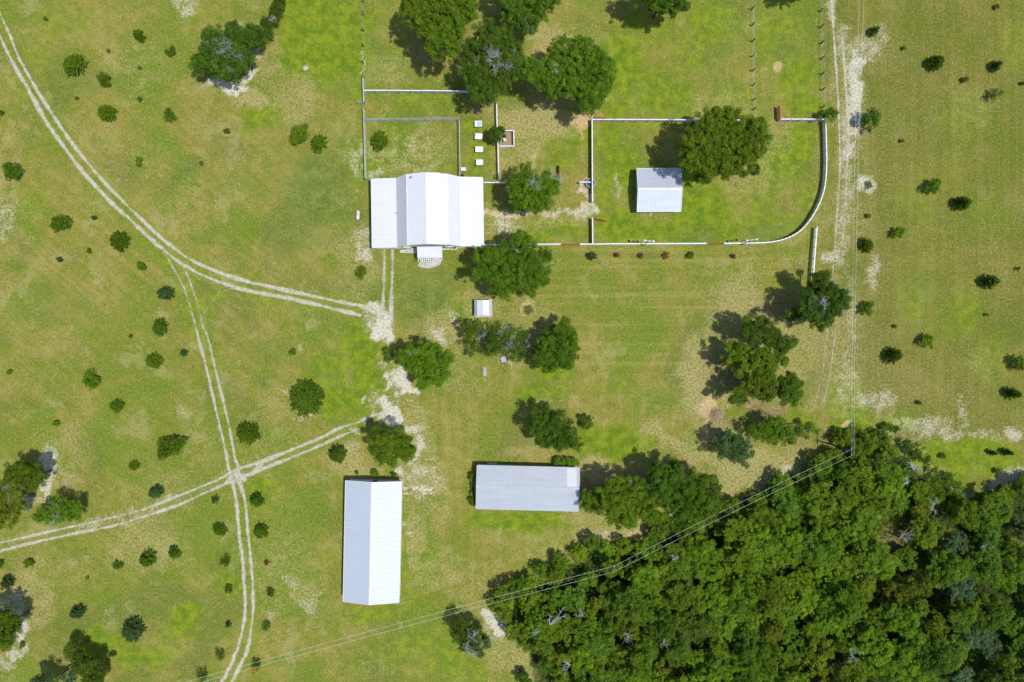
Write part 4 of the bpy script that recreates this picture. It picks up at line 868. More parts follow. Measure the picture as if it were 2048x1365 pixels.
# stacked blocks
c = P(969,743,.4); t = thing('block_stack', 'narrow stack of pale stone blocks lying on the grass below the fire pit', 'stone stack', (c.x, c.y, 0), R(4))
for k in range(6):
    for r_ in range(2):
        s_ = MB(); s_.box(0,0,0,.36,.25,.34); o = s_.build('block', M['stone'], t, ((r_-.5)*.38+rnd.uniform(-.05,.05), -.72+k*.29, .18)); o.rotation_euler = (0,0,rnd.uniform(-.15,.15))
for k in range(5):
    s_ = MB(); s_.box(0,0,0,.42,.23,.22); o = s_.build('block', M['stone'], t, (rnd.uniform(-.12,.12), -.62+k*.28, .47)); o.rotation_euler = (0,0,rnd.uniform(-.3,.3))
# round trough
c = P(1181,366.3,.6); t = thing('water_trough', 'round dark-rimmed water trough set across the paddock fence line', 'trough', (c.x, c.y, 0))
m = MB(); m.lathe([(.82,0),(.86,.6),(.90,.62),(.90,.66),(.80,.66),(.78,.3)], 36); m.build('wall', M['metal_grey'], t, smooth=False)
m = MB(); m.lathe([(.80,.50),(.0,.50)], 36); m.build('water', M['water'], t)
c = P(1009.6,281,.5); t = thing('feed_bin', 'pale blue-grey drum in the corner of the sandy square pen', 'drum', (c.x, c.y, 0)); m = MB(); m.lathe([(.27,0),(.29,.4),(.27,.75),(.2,.8),(0,.8)], 18); m.build('drum_body', simple('pale_blue_plastic', (.36,.48,.52,1), .4, .1, 2), t, smooth=True)
m = MB(); m.lathe([(.29,.80),(.30,.84),(.28,.86),(0,.87)], 18); m.build('lid', M['tank_white'], t)
q = [P(x, y) for x, y in ((999.5,264),(1026,264),(1026.5,293),(999.5,293))]; m = MB(); m.add([(v.x, v.y, .02) for v in q], [(3,2,1,0)]); tag(m.build('pen_floor', M['sand_pen']), kind='structure')
# two poles with crossbars and white gourds
def gourd_pole(bpx, tpx, ends, label, balls):
    b_ = P(*bpx); z = 5.3; t_ = P(tpx[0], tpx[1], z); t = thing('gourd_pole', label, 'pole', (b_.x, b_.y, 0), 0, 'white gourd poles beside the bottom fence')
    m = MB(); m.tube([(0,0,0),(t_.x-b_.x, t_.y-b_.y, z)], [.07,.055], 8); m.build('pole', M['post_dark'], t)
    e0 = P(*ends[0], z)-b_; e1 = P(*ends[1], z)-b_; e0.z = e1.z = z; m = MB(); m.tube([e0, e1], .045, 6); m.build('crossbar', M['trim'], t)
    for u in balls:
        q = e0.lerp(e1, u); m = MB(); m.ball((q.x, q.y, z-.05), .25 if u in (0,1) else .17, 12, 8, 1.15); m.tube([(q.x,q.y,z+.1),(q.x,q.y,z+.28)], [.08,.03], 8); m.build('gourd', M['tank_white'], t, smooth=True)
gourd_pole((1284.5,492.5),(1297.5,483),[(1289,481.5),(1307,483)],'tall thin pole with three white gourds on a crossbar, left of the middle red gate',(0,.5,1))
gourd_pole((1482,490.5),(1503,481),[(1494,481.5),(1513.5,479)],'tall thin pole with white gourds on a crossbar, right of the middle red gate',(0,.45,1))
# planks, rocks, mound
for k, (x, y) in enumerate(((500.5,140),(507,141))):
    c = P(x, y, .1); m = MB(); m.box(0,0,.06,.22,2.2,.1); m.box(0,.9,.13,.18,.18,.05); o = m.build('plank', M['stone'], None, (c.x, c.y, 0)); o.rotation_euler = (0,0,R(-4+k*2)); tag(o, ('left' if k == 0 else 'right')+' of two pale planks on the ground beside the top left tree clump', 'plank', 'two pale planks')
c = P(611,138); m = MB(); m.ball((0,0,.22),.5,12,7,.6); m.ball((.35,.2,.12),.28,9,6,.6); o = m.build('rock', M['stone'], None, (c.x, c.y, 0)); tag(o, 'pale rock at the lower edge of the bright green grass patch', 'rock')
c = P(1435,829); mm = MB(); mm.lathe([(1.25,0),(1.0,.25),(.6,.5),(.2,.62),(0,.64)], 22, sx=1.1, sy=.9); rnd = random.Random(8); mm.v = [(x*rnd.uniform(.88,1.1), y*rnd.uniform(.88,1.1), z*rnd.uniform(.85,1.1)) for x, y, z in mm.v]
o = mm.build('soil_mound', M['mound'], None, (c.x, c.y, 0)); tag(o, 'low brown earth mound on the orange sandy patch', 'mound')
# flower beds by the porch
t1 = bed(808.5,833,491.5,499.5,'narrow bed with a clipped green hedge left of the porch',1,False)
t2 = bed(884.5,914,491.5,500,'pale gravel bed with four small shrubs right of the porch',4,True)
# power line
def upole(bpx, tpx, z, label, dark):
    b_ = P(*bpx); t_ = P(tpx[0], tpx[1], z); d = t_-b_; t = thing('utility_pole', label, 'utility pole', (b_.x, b_.y, 0))
    m = MB(); m.tube([(0,0,-.2),(d.x*.5,d.y*.5,z*.5),(d.x,d.y,z+.3)], [.17,.145,.12], 10); m.build('pole_shaft', M[dark], t)
    m = MB(); m.box(d.x,d.y,z-.15,.12,1.3,.12, R(0)); m.build('crossarm', M['wood_grey'], t)
    for s_ in (-.5,.5): m = MB(); m.lathe([(.0,z-.09),(.07,z-.09),(.05,z-.03),(.075,z+.02),(.05,z+.1),(0,z+.12)], 10, c=(d.x, d.y+s_)); m.build('insulator', M['tank_white'], t, smooth=True)
    return Vector((t_.x, t_.y, z))
Z1 = 7.6
T1 = upole((1667,890.5),(1703.5,904),Z1,'dark wooden utility pole at the top corner of the wood where the cables turn','pole')
T2 = upole((1216.5,1110),(1228.5,1138),Z1,'grey utility pole rising through the upper left edge of the wood','wood_grey')
def cable(pts, sag, label):
    m = MB(); q = []
    for (a_, b_), s_ in zip(zip(pts, pts[1:]), sag):
        for k in range(24):
            u = k/24; v = a_.lerp(b_, u); v.z -= 4*s_*u*(1-u); q.append(v)
    q.append(pts[-1]); m.tube(q, .013, 5); o = m.build('power_cable', M['cable']); return tag(o, label, 'cable', 'overhead power cables')
far_n = P(1722,-90,Z1+.3); far_s = P(180,1424,Z1)
cable([far_n+Vector((0,0,0)), T1+Vector((0,.5,.1)), T2+Vector((0,.5,.1)), far_s+Vector((0,.45,0))], [.9,.7,.9], 'left or upper of the two overhead power cables crossing the right side and the wood')
cable([far_n+Vector((.85,0,0)), T1+Vector((.35,-.5,.1)), T2+Vector((0,-.5,.1)), far_s+Vector((0,-.35,0))], [.9,.7,.9], 'right or lower of the two overhead power cables crossing the right side and the wood')

# ------------------------------------------------------------------ big trees
T = make_tree
T('tree','wide tree clump with bleached bare branches at the top left','tree',[(432,112,32),(468,92,30),(500,78,24),(455,145,24),(412,124,24),(402,130,18),(485,118,24),(512,78,20),(470,60,16),(440,135,28),(432,80,26,4.2),(520,68,16)],'dark',7.0,1,dead=[(430,75,6.6,3.2),(455,105,6.8,2.6),(485,110,6,1.6),(460,150,5.5,1.6)])
T('shrub','trailing shrubs reaching up from the top left clump to the picture edge','shrub',[(538,52,16,1.6),(552,38,14,1.6),(556,16,15,1.7),(563,4,14,1.6),(548,28,9,1.4)],'dark',3.0,2,dead=[(549,40,2.6,1.2)],sparse=.75)
T('tree','sparse low tree at the right tip of the top left clump','tree',[(530,72,13,2.4),(545,66,9,2.4)],'dark',3.6,3,sparse=.4)
T('large_tree','huge tree touching the top edge right of the bright green patch','tree',[(832,22,38),(872,12,40),(880,52,42),(925,22,32),(850,50,30),(892,92,34),(865,-15,40),(905,65,28),(868,78,24),(915,-10,30)],'lime',11.0,4,dead=[(930,55,8,1.2)])
T('large_tree','dark round tree cut off by the top edge, left of the picture middle','tree',[(1045,12,44),(1078,0,36),(1025,-18,36),(1055,42,24),(1088,18,22),(1020,15,24)],'dark',9.4,5,dead=[(1062,52,7.5,1.8)])
T('large_tree','rugged tree with pale dead twigs straddling the upper white fence','tree',[(972,68,22),(1003,78,20),(1022,100,26),(955,112,28),(985,130,36),(1012,140,34),(965,155,34),(1032,128,22),(985,178,32),(940,135,22),(990,95,26),(968,182,24)],'dark',9.2,6,dead=[(975,115,9,2.0),(1000,100,9,1.8),(1015,135,8.6,1.6),(1035,105,8,1.4),(945,125,8,1.4),(960,100,8,1.4),(990,140,9,1.4)],sparse=.9)
T('large_tree','broad dark tree right of the rugged one, above the paddock corner','tree',[(1128,108,34),(1160,102,30),(1148,135,38),(1195,128,28),(1210,140,20),(1090,148,30),(1065,145,22),(1125,165,36),(1160,175,34),(1185,190,26),(1182,212,20),(1205,175,20),(1100,170,22)],'oak',9.4,7,dead=[(1068,135,8,1.6),(1100,132,8.5,1.4),(1210,115,7,1.0)])
T('large_tree','dark tree cut off by the top edge above the paddock','tree',[(1322,-8,36),(1345,8,30),(1300,-12,30),(1340,-25,30)],'dark',9.2,8)
T('tree','tree above the top edge casting its shadow left of the sandy track','tree',[(1628,-34,26),(1650,-44,24),(1605,-42,22)],'dark',9.0,9)
T('large_tree','huge round tree over the top fence of the paddock beside the shed','tree',[(1412,262,38),(1450,250,36),(1485,272,38),(1402,300,36),(1440,310,46),(1475,320,36),(1510,258,22),(1512,285,24),(1415,335,26),(1450,338,26),(1380,325,18),(1428,238,16),(1495,310,24),(1384,285,18)],'oak',10.4,10,dead=[(1515,250,7.5,1.0)],dens=1.1)
T('small_shrub','little round bush at the lower right foot of the huge paddock tree','shrub',[(1510,337,9,.9),(1512,345,7,.8)],'dark',1.6,11,size=.13,cr=.4)
T('large_tree','mossy tree with silvery twigs right of the farmhouse','tree',[(1048,368,30),(1078,378,30),(1040,392,26),(1062,404,26),(1092,362,20),(1080,400,22),(1050,350,18),(1030,378,18),(1100,385,14)],'oak',8.6,12,dead=[(1082,352,8.2,2.4),(1060,348,8,2.0),(1108,348,7,2.6),(1132,366,4.5,2.2),(1105,400,5.5,1.8),(1075,360,8.5,1.8)],sparse=.75)
T('large_tree','bright green oak below the bottom fence right of the farmhouse','tree',[(1040,490,20),(1055,505,22),(975,522,26),(1000,512,26),(990,545,30),(1022,540,34),(1058,528,26),(1075,545,24),(1012,568,26),(1065,572,16),(960,552,16),(1040,560,20),(1035,478,12)],'lime',9.0,13,dead=[(1048,488,8,1.8),(1082,530,7.5,1.2)])
T('small_tree','small dense tree touching the right side of the bright green oak','tree',[(1092,508,13,2.2),(1096,516,10,2.0)],'dark',3.6,14,cr=.5,size=.15)
T('tree','sparse ragged tree between the tiny outbuilding and the fire pit','tree',[(935,655,16,4.5),(945,672,17,4.6),(955,652,13,5),(950,692,15,4),(985,662,17,6.4),(1012,668,16,6.6),(1008,690,26,6.2),(1030,690,18,6),(1040,668,14,6),(985,690,16,5),(1045,705,13,4.6),(975,706,12,3.6),(1035,720,8,3),(940,708,8,3)],'dark',8.2,15,dead=[(1014,660,7.6,2.4),(1032,688,7,1.6),(1005,705,6,1.6),(958,665,5,1.4),(1062,678,5,1.0),(1060,695,5,.8)],sparse=.6,dens=.8)
T('large_tree','dense tree to the right of the sparse ragged tree','tree',[(1112,700,34),(1098,715,26),(1130,672,20),(1122,656,15),(1135,700,22),(1082,716,16),(1090,690,20),(1118,720,22)],'oak',8.6,16,dead=[(1142,702,7,1.2),(1075,708,5,1.4)])
T('large_tree','bright round tree beside the sandy junction in the middle left','tree',[(828,712,22),(858,705,26),(880,722,24),(865,742,30),(845,728,26),(812,722,16),(852,762,16),(885,745,16)],'lime',8.4,17,dead=[(823,702,7,1.0),(806,730,5,.8)])
T('small_tree','small dark tree at the left edge of the bright round junction tree','tree',[(780,716,10,1.6),(776,705,8,1.8)],'dark',2.6,18,cr=.5,size=.15,sparse=.6)
T('large_tree','bright green tree standing above the upper end of the long white barn','tree',[(762,882,22),(790,882,28),(812,888,20),(775,902,26),(800,905,22),(758,898,16),(770,915,14),(825,902,8)],'lime',8.2,19)
T('large_tree','ragged dark tree above the right half of the grey workshop','tree',[(1080,828,16),(1095,838,22),(1122,845,24),(1075,862,18),(1105,866,28),(1135,868,20),(1118,885,18),(1150,884,14),(1088,885,14)],'dark',7.6,20,sparse=.75)
T('shrub','round bush touching the right side of the ragged tree above the workshop','shrub',[(1171,843,15,1.6)],'dark',2.6,21,cr=.5,size=.14)
T('large_tree','mossy tree at the lower end of the separate white fence','tree',[(1645,580,26),(1662,600,26),(1636,605,28),(1618,595,18),(1608,628,18),(1655,628,22),(1630,635,22),(1678,590,14),(1640,558,16),(1585,632,15,2.6),(1675,615,14)],'dark',8.2,22,dead=[(1655,600,8,2.2),(1630,625,7,1.8),(1670,560,6.5,2.0),(1690,628,5,1.2),(1612,632,6,1.2),(1660,640,6,1.2)],sparse=.8)
T('large_tree','topmost dark dense tree of the tree column right of the meadow','tree',[(1506,650,23),(1532,665,27),(1560,683,24),(1512,674,16),(1578,688,12),(1492,662,12)],'dark',7.6,23)
T('large_tree','middle tree of the dense column, spreading left over the brown ground','tree',[(1470,714,26),(1496,722,28),(1528,720,26),(1556,726,15),(1484,736,15)],'oak',7.6,24)
T('large_tree','lower left tree of the dense column right of the meadow','tree',[(1476,790,17),(1496,779,23),(1524,771,28),(1530,754,16),(1536,788,16)],'oak',7.4,25)
T('large_tree','lower right rounded tree of the dense column by the faint wheel marks','tree',[(1577,768,22),(1584,790,21),(1568,796,16),(1592,772,12)],'dark',7.2,26)
T('tree','loose green tree below the dense column, thinning out to the right','tree',[(1520,862,20),(1540,870,22),(1562,858,22),(1575,875,16),(1545,848,16),(1595,862,14),(1615,852,12,2.5),(1632,860,10,2.2),(1612,872,9,2)],'oak',6.0,27,sparse=.7,dead=[(1600,855,4.5,1.2)])
T('tree','lone bluish dark tree at the left of the pale sandy clearing','tree',[(1450,882,22),(1475,888,22),(1465,905,18),(1495,905,14),(1492,930,8,3),(1440,898,14)],'blue',6.4,28,sparse=.8)
T('large_tree','wide dense tree right of the grey workshop','tree',[(1232,990,34),(1262,985,32),(1285,1010,30),(1250,1025,32),(1218,1020,24),(1300,1030,20),(1320,1035,14),(1220,970,14)],'oak',8.6,29)
T('tree','leafy tree overhanging the lower right corner of the grey workshop roof','tree',[(1172,995,16,4.8),(1188,1004,18,5),(1178,1012,12,4.6)],'oak',6.8,30)
T('large_tree','dark broad tree above the sandy path end, left part of the pair','tree',[(1322,955,28),(1350,948,22),(1312,975,22),(1345,975,28),(1345,1005,24),(1365,1020,20)],'dark',8.6,31)
T('large_tree','broad tree next to the wood edge, right part of the pair','tree',[(1385,965,26),(1412,975,26),(1395,1000,32),(1425,995,20),(1375,1025,20),(1408,1022,18)],'oak',8.8,32)
T('tree','half-dead tree with pale branches beside the bright sand patch','tree',[(925,1262,22),(945,1272,22),(962,1285,18),(935,1290,18),(915,1275,14),(960,1305,10)],'dark',7.2,33,dead=[(955,1272,7,2.2),(935,1305,6.5,2.2),(985,1292,6,2.0),(938,1322,5.5,2.2),(928,1298,7,1.6)],sparse=.85)
T('shrub','small dark bush at the bottom edge left of the wood','shrub',[(1046,1354,14,1.4)],'dark',2.2,34,cr=.45,size=.14)
T('large_tree','dark tree at the left edge above the lower sandy track','tree',[(62,950,24),(40,945,22),(75,962,18),(55,970,22),(30,960,18)],'oak',7.6,35)
T('large_tree','olive mossy tree cut off by the left edge above the lower track','tree',[(8,985,28),(22,1010,24),(15,1040,20),(-10,1010,28),(32,990,16)],'olive',8.0,36,dead=[(42,980,6.5,2.0),(20,975,7,1.6)])
T('tree','light leafy tree standing over the lower track near the left edge','tree',[(120,1010,20),(145,1020,20),(112,1030,20),(88,1028,16),(155,1022,10),(75,1035,10),(102,1045,10,3)],'lime',6.8,37,dead=[(110,1035,6,2.0),(98,1048,4.5,1.2)],sparse=.75)
T('large_tree','dark tree cut off by the left edge on pale sandy ground','tree',[(8,1240,28),(15,1262,24),(-12,1255,34),(5,1280,16)],'oak',8.4,38)
T('small_tree','golden yellow sapling below the dark left edge tree','tree',[(16,1296,9,1.6),(10,1288,7,1.6)],'gold',2.6,39,cr=.4,size=.13,sparse=.5)
T('tree','dark tree in the bottom left, upper lobe of the bottom edge cluster','tree',[(148,1300,16),(142,1292,10),(155,1312,10)],'dark',5.4,40,sparse=.9)
T('tree','dark tree cut off by the bottom edge, right lobe of the cluster','tree',[(172,1330,20),(202,1342,22),(190,1362,22),(158,1322,12)],'dark',6.4,41)
T('tree','mossy bluish tree at the bottom edge, left lobe of the cluster','tree',[(98,1362,22),(135,1360,14),(78,1372,16),(150,1350,9)],'blue',6.4,42,dead=[(145,1362,5.5,1.6)],sparse=.8)
T('small_tree','leafy round tree on the corner of the square sand pen','tree',[(990,264,12,3.2),(1000,272,12,3.2),(985,275,9,3),(995,282,8,2.8),(1003,262,7,3)],'dark',4.6,43,cr=.5,size=.2,sparse=.6)
T('small_tree','small tree growing through the upper right corner of the paddock fence','tree',[(1658,232,13,2.4),(1646,230,9,2.2),(1662,222,6,2)],'dark',3.8,44,cr=.5,size=.17,sparse=.65)
T('small_tree','open-crowned small tree right of the sandy track, under the cables','tree',[(1738,232,14,2.6),(1745,246,11,2.4),(1728,244,10,2.4),(1752,228,8,2.2),(1736,262,6,1.6)],'dark',4.2,45,cr=.5,size=.17,sparse=.5)
T('shrub','rectangular-looking clipped hedge at the upper right corner of the grey workshop','hedge',[(1112,924,7,1.1),(1120,923,7.5,1.2),(1128,924,7.5,1.2),(1136,923.5,7.5,1.2),(1144,924,7.5,1.2),(1152,925,7,1.1),(1116,922,7,1.1),(1149,922,7,1.1)],'oak',2.0,46,cr=.4,size=.12)
T('shrub','thin line of shrubs against the left wall of the grey workshop','shrub',[(944,950,5,.9),(943,958,5.5,.9),(944.5,985,4.5,.8),(943.5,1000,5.5,.9),(945,1007,5,.8)],'oak',1.8,47,cr=.4,size=.12)
T('shrub','low dark scrub at the foot of the utility pole by the wood','shrub',[(1672,868,10,1.2),(1680,874,9,1.2),(1690,880,8,1),(1695,866,6,1),(1675,858,6,1)],'dark',2.0,48,cr=.45,size=.14,sparse=.7)
T('shrub','straggly scrub beside the cables at the upper tip of the wood','shrub',[(1712,862,9,1.2),(1724,868,10,1.2),(1738,866,9,1.2),(1750,873,9,1.1),(1762,870,7,1)],'olive',2.0,49,cr=.45,size=.14,sparse=.5)

T('shrub','ragged scrub clump spilling out of the wood top onto pale ground','shrub',[(1815,893,12,1.6),(1832,900,13,1.7),(1848,915,12,1.6),(1826,912,10,1.4)],'dark',2.6,50,cr=.45,size=.14,sparse=.5)
T('shrub','low scrub along the upper right rim of the wood beside bright grass','shrub',[(1872,948,12,1.5),(1890,962,13,1.6),(1912,975,12,1.5),(1900,950,8,1.2)],'oak',2.4,51,cr=.45,size=.14,sparse=.5)
T('shrub','yellowish scrub patch right of the first pale log in the wood','shrub',[(1850,985,14,2.2),(1866,975,12,2),(1880,990,13,2)],'lime',3.4,52,cr=.45,size=.14,sparse=.6)
T('small_tree','dark small tree at the right picture edge where the wood begins again','tree',[(2040,965,14,3),(2050,985,18,3.4)],'dark',4.8,53,sparse=.8)

# porch-side planting (inside the beds)
rngp = np.random.default_rng(9)
def planting(parent, pts, leaf, name='plant', size=.09):
    for i, (x, y, r) in enumerate(pts):
        cs, rs = clumps_on([(0,0,r*.9+.14,r)], rngp, r*.5, 1.0); V, F, Tn = leaf_cloud(cs, rs, np.full(len(cs), 36), size, rngp); V[:,2] = np.maximum(V[:,2], .12)
        np_mesh(name, V, F, L[leaf], Tn, parent, (x, y, 0))
planting(t1, [(-.55,0,.24),(-.15,.02,.25),(.25,0,.25),(.6,.01,.24),(-.9,.0,.22),(.92,0,.2)], 'lime', 'hedge_plant')
planting(t2, [(-1.1,0,.13),(-.4,-.05,.2),(.25,0,.18),(.95,0,.28)], 'oak')

# ------------------------------------------------------------------ saplings and bushes dotted over the fields, each with its own crown
def bush(px, py, rp, kind, label, seed=[500], grp=None):
    seed[0] += 1; s = seed[0]; rng = np.random.default_rng(s); rnd = random.Random(s)
    r = rp*S*1.08
    if kind == 'spiky': top = min(3.6, .8+r*1.15); leaf = rnd.choice(('dark','oak','oak','lime'))
    elif kind == 'blue': top = min(3.4, .7+r*1.1); leaf = 'blue'
    elif kind == 'cone': top = min(4.6, 1.2+r*1.7); leaf = 'dark'
    else: top = min(3.2, .6+r*1.1); leaf = {'round':'oak','oak':'oak','lime':'lime','olive':'olive','open':'olive' if rnd.random() < .4 else 'dark','gold':'gold','red':'rust'}[kind]
    q = P(px, py, top*.45); base = Vector((q.x, q.y, 0))
    nm = {'cone':'young_conifer','red':'flowering_shrub','gold':'golden_sapling','open':'sapling'}.get(kind, 'bush' if rp > 8 else 'small_bush')
    root = thing(nm, label, 'bush' if kind not in ('cone','open','gold') else 'sapling', base, 0, grp)
    m = MB(); m.tube([(0,0,-.05),(.02,0,top*.35),(0,.02,top*.8)], [max(.035,.045*r+.02), max(.03,.035*r), .015], 7)
    k = 10
    if kind in ('spiky','blue','cone','red'):
        Vs = []; Fs = []; Ts = []; off = 0
        nb = int(30+34*r+16*r*r) if kind != 'red' else 22
        cs = []; rs = []
        for i in range(nb):
            a = i*2.399+rnd.uniform(-.3,.3); u = rnd.uniform(0,1) if kind != 'cone' else rnd.uniform(0,1)**1.2
            z = top*(.12+.8*u); ln = r*(1.02-.78*u**(1.5 if kind != 'cone' else 1.0))*rnd.uniform(.8,1.12)
            tip = Vector((math.cos(a)*ln, math.sin(a)*ln, z+ln*.15)); st = Vector((0,0,z*.9)); n_ = max(2, int(ln/.16))
            if i % 3 == 0: m.tube([st, st.lerp(tip,.9)], [.02,.008], 4, False)
            for j in range(1, n_+1):
                cs.append(st.lerp(tip, j/n_)+Vector((rnd.gauss(0,.03),rnd.gauss(0,.03),rnd.gauss(0,.04)))); rs.append(.09+.12*(1-j/n_)+.03*r)
        cs.append(Vector((0,0,top*.92))); rs.append(.12)
        V, F, Tn = leaf_cloud(np.array([list(c) for c in cs]), np.array(rs), np.full(len(cs), 9 if kind != 'red' else 5), .10+.014*r, rng, up=.35, aspect=.4)
    else:
        lobes = [(0,0,top*.52,r*.72)]
        for i in range(int(6+r*3)):
            a = rnd.uniform(0,6.28); d = r*rnd.uniform(.3,.74); lobes.append((math.cos(a)*d, math.sin(a)*d, top*rnd.uniform(.35,.62), r*rnd.uniform(.28,.45)))
        for x, y, z, rr in lobes[1:]: m.tube([(0,0,top*.2),(x*.6,y*.6,z*.7),(x,y,z)], [.03+.01*r,.02,.008], 5, False)
        crr = max(.14, min(.42, r*.30)); cs, rs = clumps_on(lobes, rng, crr, 1.0 if kind != 'open' else .5, .8)
        V, F, Tn = leaf_cloud(cs, rs, np.full(len(cs), 30 if kind != 'open' else 14), .085+.02*r, rng)
    V[:,2] = np.clip(V[:,2], .03, None)
    np_mesh('foliage', V, F, L[leaf], Tn, root)
    m.build('stem', M['bark'], root)
    root.rotation_euler = (0,0,rnd.uniform(0,6.28)); e_ = rnd.uniform(.86,1.0); root.scale = (e_, 2-e_*1.0-.02, rnd.uniform(.9,1.2))
    if kind == 'red':
        fm = MB()
        for i in range(16):
            a = rnd.uniform(0,6.28); d = r*rnd.uniform(.1,.8); fm.ball((math.cos(a)*d, math.sin(a)*d, top*rnd.uniform(.5,.9)), .08, 6, 4)
        fm.build('flowers', M['petal_red'], root)
    return root
G_W = 'saplings and bushes in the left field'; G_R = 'saplings and bushes in the right field'; G_F = 'small shrubs in a row below the paddock fence'; G_T = 'saplings lining the lower left track'
for px, py, rp, kind, label in [
 (278,71,11,'spiky','small rounded bush near the top edge, left of the top left tree clump'),
 (342,104,11,'round','compact round bush just left of the top left tree clump'),
 (148,130,20,'spiky','broad bushy evergreen right of the track in the far upper left'),
 (210,160,15,'round','dark ragged bush lower right of the broad upper left evergreen'),
 (213,226,16,'spiky','round bush second below the broad upper left evergreen'),
 (339,230,13,'round','round bush on its own below the compact bush left of the tree clump'),
 (278,324,8,'lime','small yellow-green bush between the upper track and the open field'),
 (27,343,20,'oak','leafy bush at the left edge below the upper track'),
 (125,447,20,'lime','bright leafy bush under the curve of the upper track, left of the rounder one'),
 (239,482,18,'spiky','round olive-green bush closest under the upper track curve'),
 (284,533,10,'lime','small leafy bush below the round olive-green one by the track curve'),
 (331,587,15,'blue','bluish bush, top of the column of three left of the middle track'),
 (320,655,15,'spiky','deep green bush, second down left of the middle track'),
 (307,722,15,'spiky','dark spiky bush, third down left of the middle track'),
 (368,706,7,'blue','tiny bluish sapling close left of the middle track'),
 (183,760,19,'oak','large leafy bush alone in the middle of the left field'),
 (234,811,14,'round','round bush lower right of the large leafy left field bush'),
 (600,271,20,'round','dark leafy bush left of the back yard, larger of a touching pair'),
 (637,286,16,'spiky','mossy bush left of the back yard, smaller right one of a touching pair'),
 (586,704,7,'round','small dark bush alone inside the loop of tracks'),
 (114,847,6,'round','small round bush in the lower left field above the dark left edge trees'),
 (612,797,32,'spiky','big low needle-leaved bush inside the loop of tracks'),
 (495,868,21,'spiky','bushy evergreen just right of the middle track above the crossroads'),
 (347,894,27,'oak','largest perfectly round bush left of the crossroads'),
 (675,909,17,'spiky','ragged bush between the crossroads track and the barn'),
 (268,932,11,'round','small neat round bush lower left of the largest round bush'),
 (312,984,13,'blue','bluish bush just above the lower left track'),
 (349,1106,11,'spiky','small bush below the lower track, right end of a row of three'),
 (294,1119,15,'spiky','dark leafy bush below the lower track, middle of a row of three'),
 (236,1131,10,'oak','small green bush below the lower track, left end of a row of three'),
 (59,1126,9,'oak','small bush under the lower track near the left edge'),
 (0,1128,9,'round','small dark bush cut off by the left edge under the lower track'),
 (15,1165,12,'blue','bluish ragged bush at the left edge above the pale sand'),
 (155,1225,13,'blue','bluish bush in the lower left field right of the dark left edge tree'),
 (264,1262,21,'blue','large bluish bush in the bright grass of the lower left field'),
 (404,1352,14,'open','dark open bush at the bottom edge left of the lower track'),
 (43,1290,6,'lime','small green bush beside the golden sapling'),
 (3,227,5,'round','tiny dark bush on the left edge beside the upper track'),
 (92,38,4,'round','tiny dark sprout near the top left corner'),
 (280,199,5,'olive','tiny olive sprout between the two upper left round bushes'),
 (280,136,4,'olive','tiny brownish sprout left of the compact bush'),
 (153,197,3,'round','tiny dark sprout left of the second round upper left bush'),
 (218,102,3,'olive','tiny pale sprout between the small rounded bush and the broad evergreen'),
 (455,263,6,'olive','tiny pale-ringed sprout below the top left tree clump'),
 (403,327,4,'olive','tiny brown sprout in the dry grass right of the yellow-green bush'),
 (188,436,4,'blue','tiny bluish sprout right of the bright leafy bush'),
 (179,502,5,'lime','tiny green sprout below the bright leafy bush'),
 (119,519,5,'blue','tiny bluish sprout below and left of the bright leafy bush'),
 (262,673,4,'round','tiny sprout left of the deep green second-down bush'),
 (19,744,5,'round','tiny dark bush near the left edge, left of the large leafy bush'),
 (713,946,4,'oak','tiny plant above the upper left corner of the barn'),
 (750,947,8,'lime','round leafy plant above the ridge end of the barn'),
 (787,949,6,'open','open leafy plant above the upper right corner of the barn'),
 (722,544,12,'round','round bush left of the short driveway to the farmhouse'),
 (759,281,17,'spiky','dark broad bush inside the small fenced back yard'),
 (175,1157,3,'round','tiny dark sprout below the row of three lower left bushes')]:
    bush(px, py, rp, kind, label, grp=G_W if px < 700 else None)
for px, py, rp, kind, label in [
 (513,1000,13,'spiky','first sapling right of the lower middle track below the crossroads'),
 (521,1063,14,'spiky','second sapling down right of the lower middle track'),
 (534,1126,5,'red','tiny reddish sapling, third down right of the lower middle track'),
 (539,1186,9,'open','small pale-flecked sapling, fourth down right of the lower middle track'),
 (534,1252,11,'open','ragged sapling, fifth down right of the lower middle track'),
 (512,1327,10,'open','dark sapling with a golden companion near the bottom right of the track'),
 (433,1001,10,'open','straggly first sapling left of the lower middle track'),
 (439,1060,13,'spiky','second sapling down left of the lower middle track'),
 (450,1122,12,'open','third sapling down left of the lower middle track'),
 (457,1180,9,'open','small fourth sapling down left of the lower middle track'),
 (457,1249,5,'blue','tiny fifth sapling down left of the lower middle track'),
 (439,1310,13,'open','last sapling left of the lower middle track before the bottom edge')]:
    bush(px, py, rp, kind, label, grp=G_T)
bush(512,1337,10,'gold','golden yellow sapling near the bottom edge, under the dark sapling by the track')
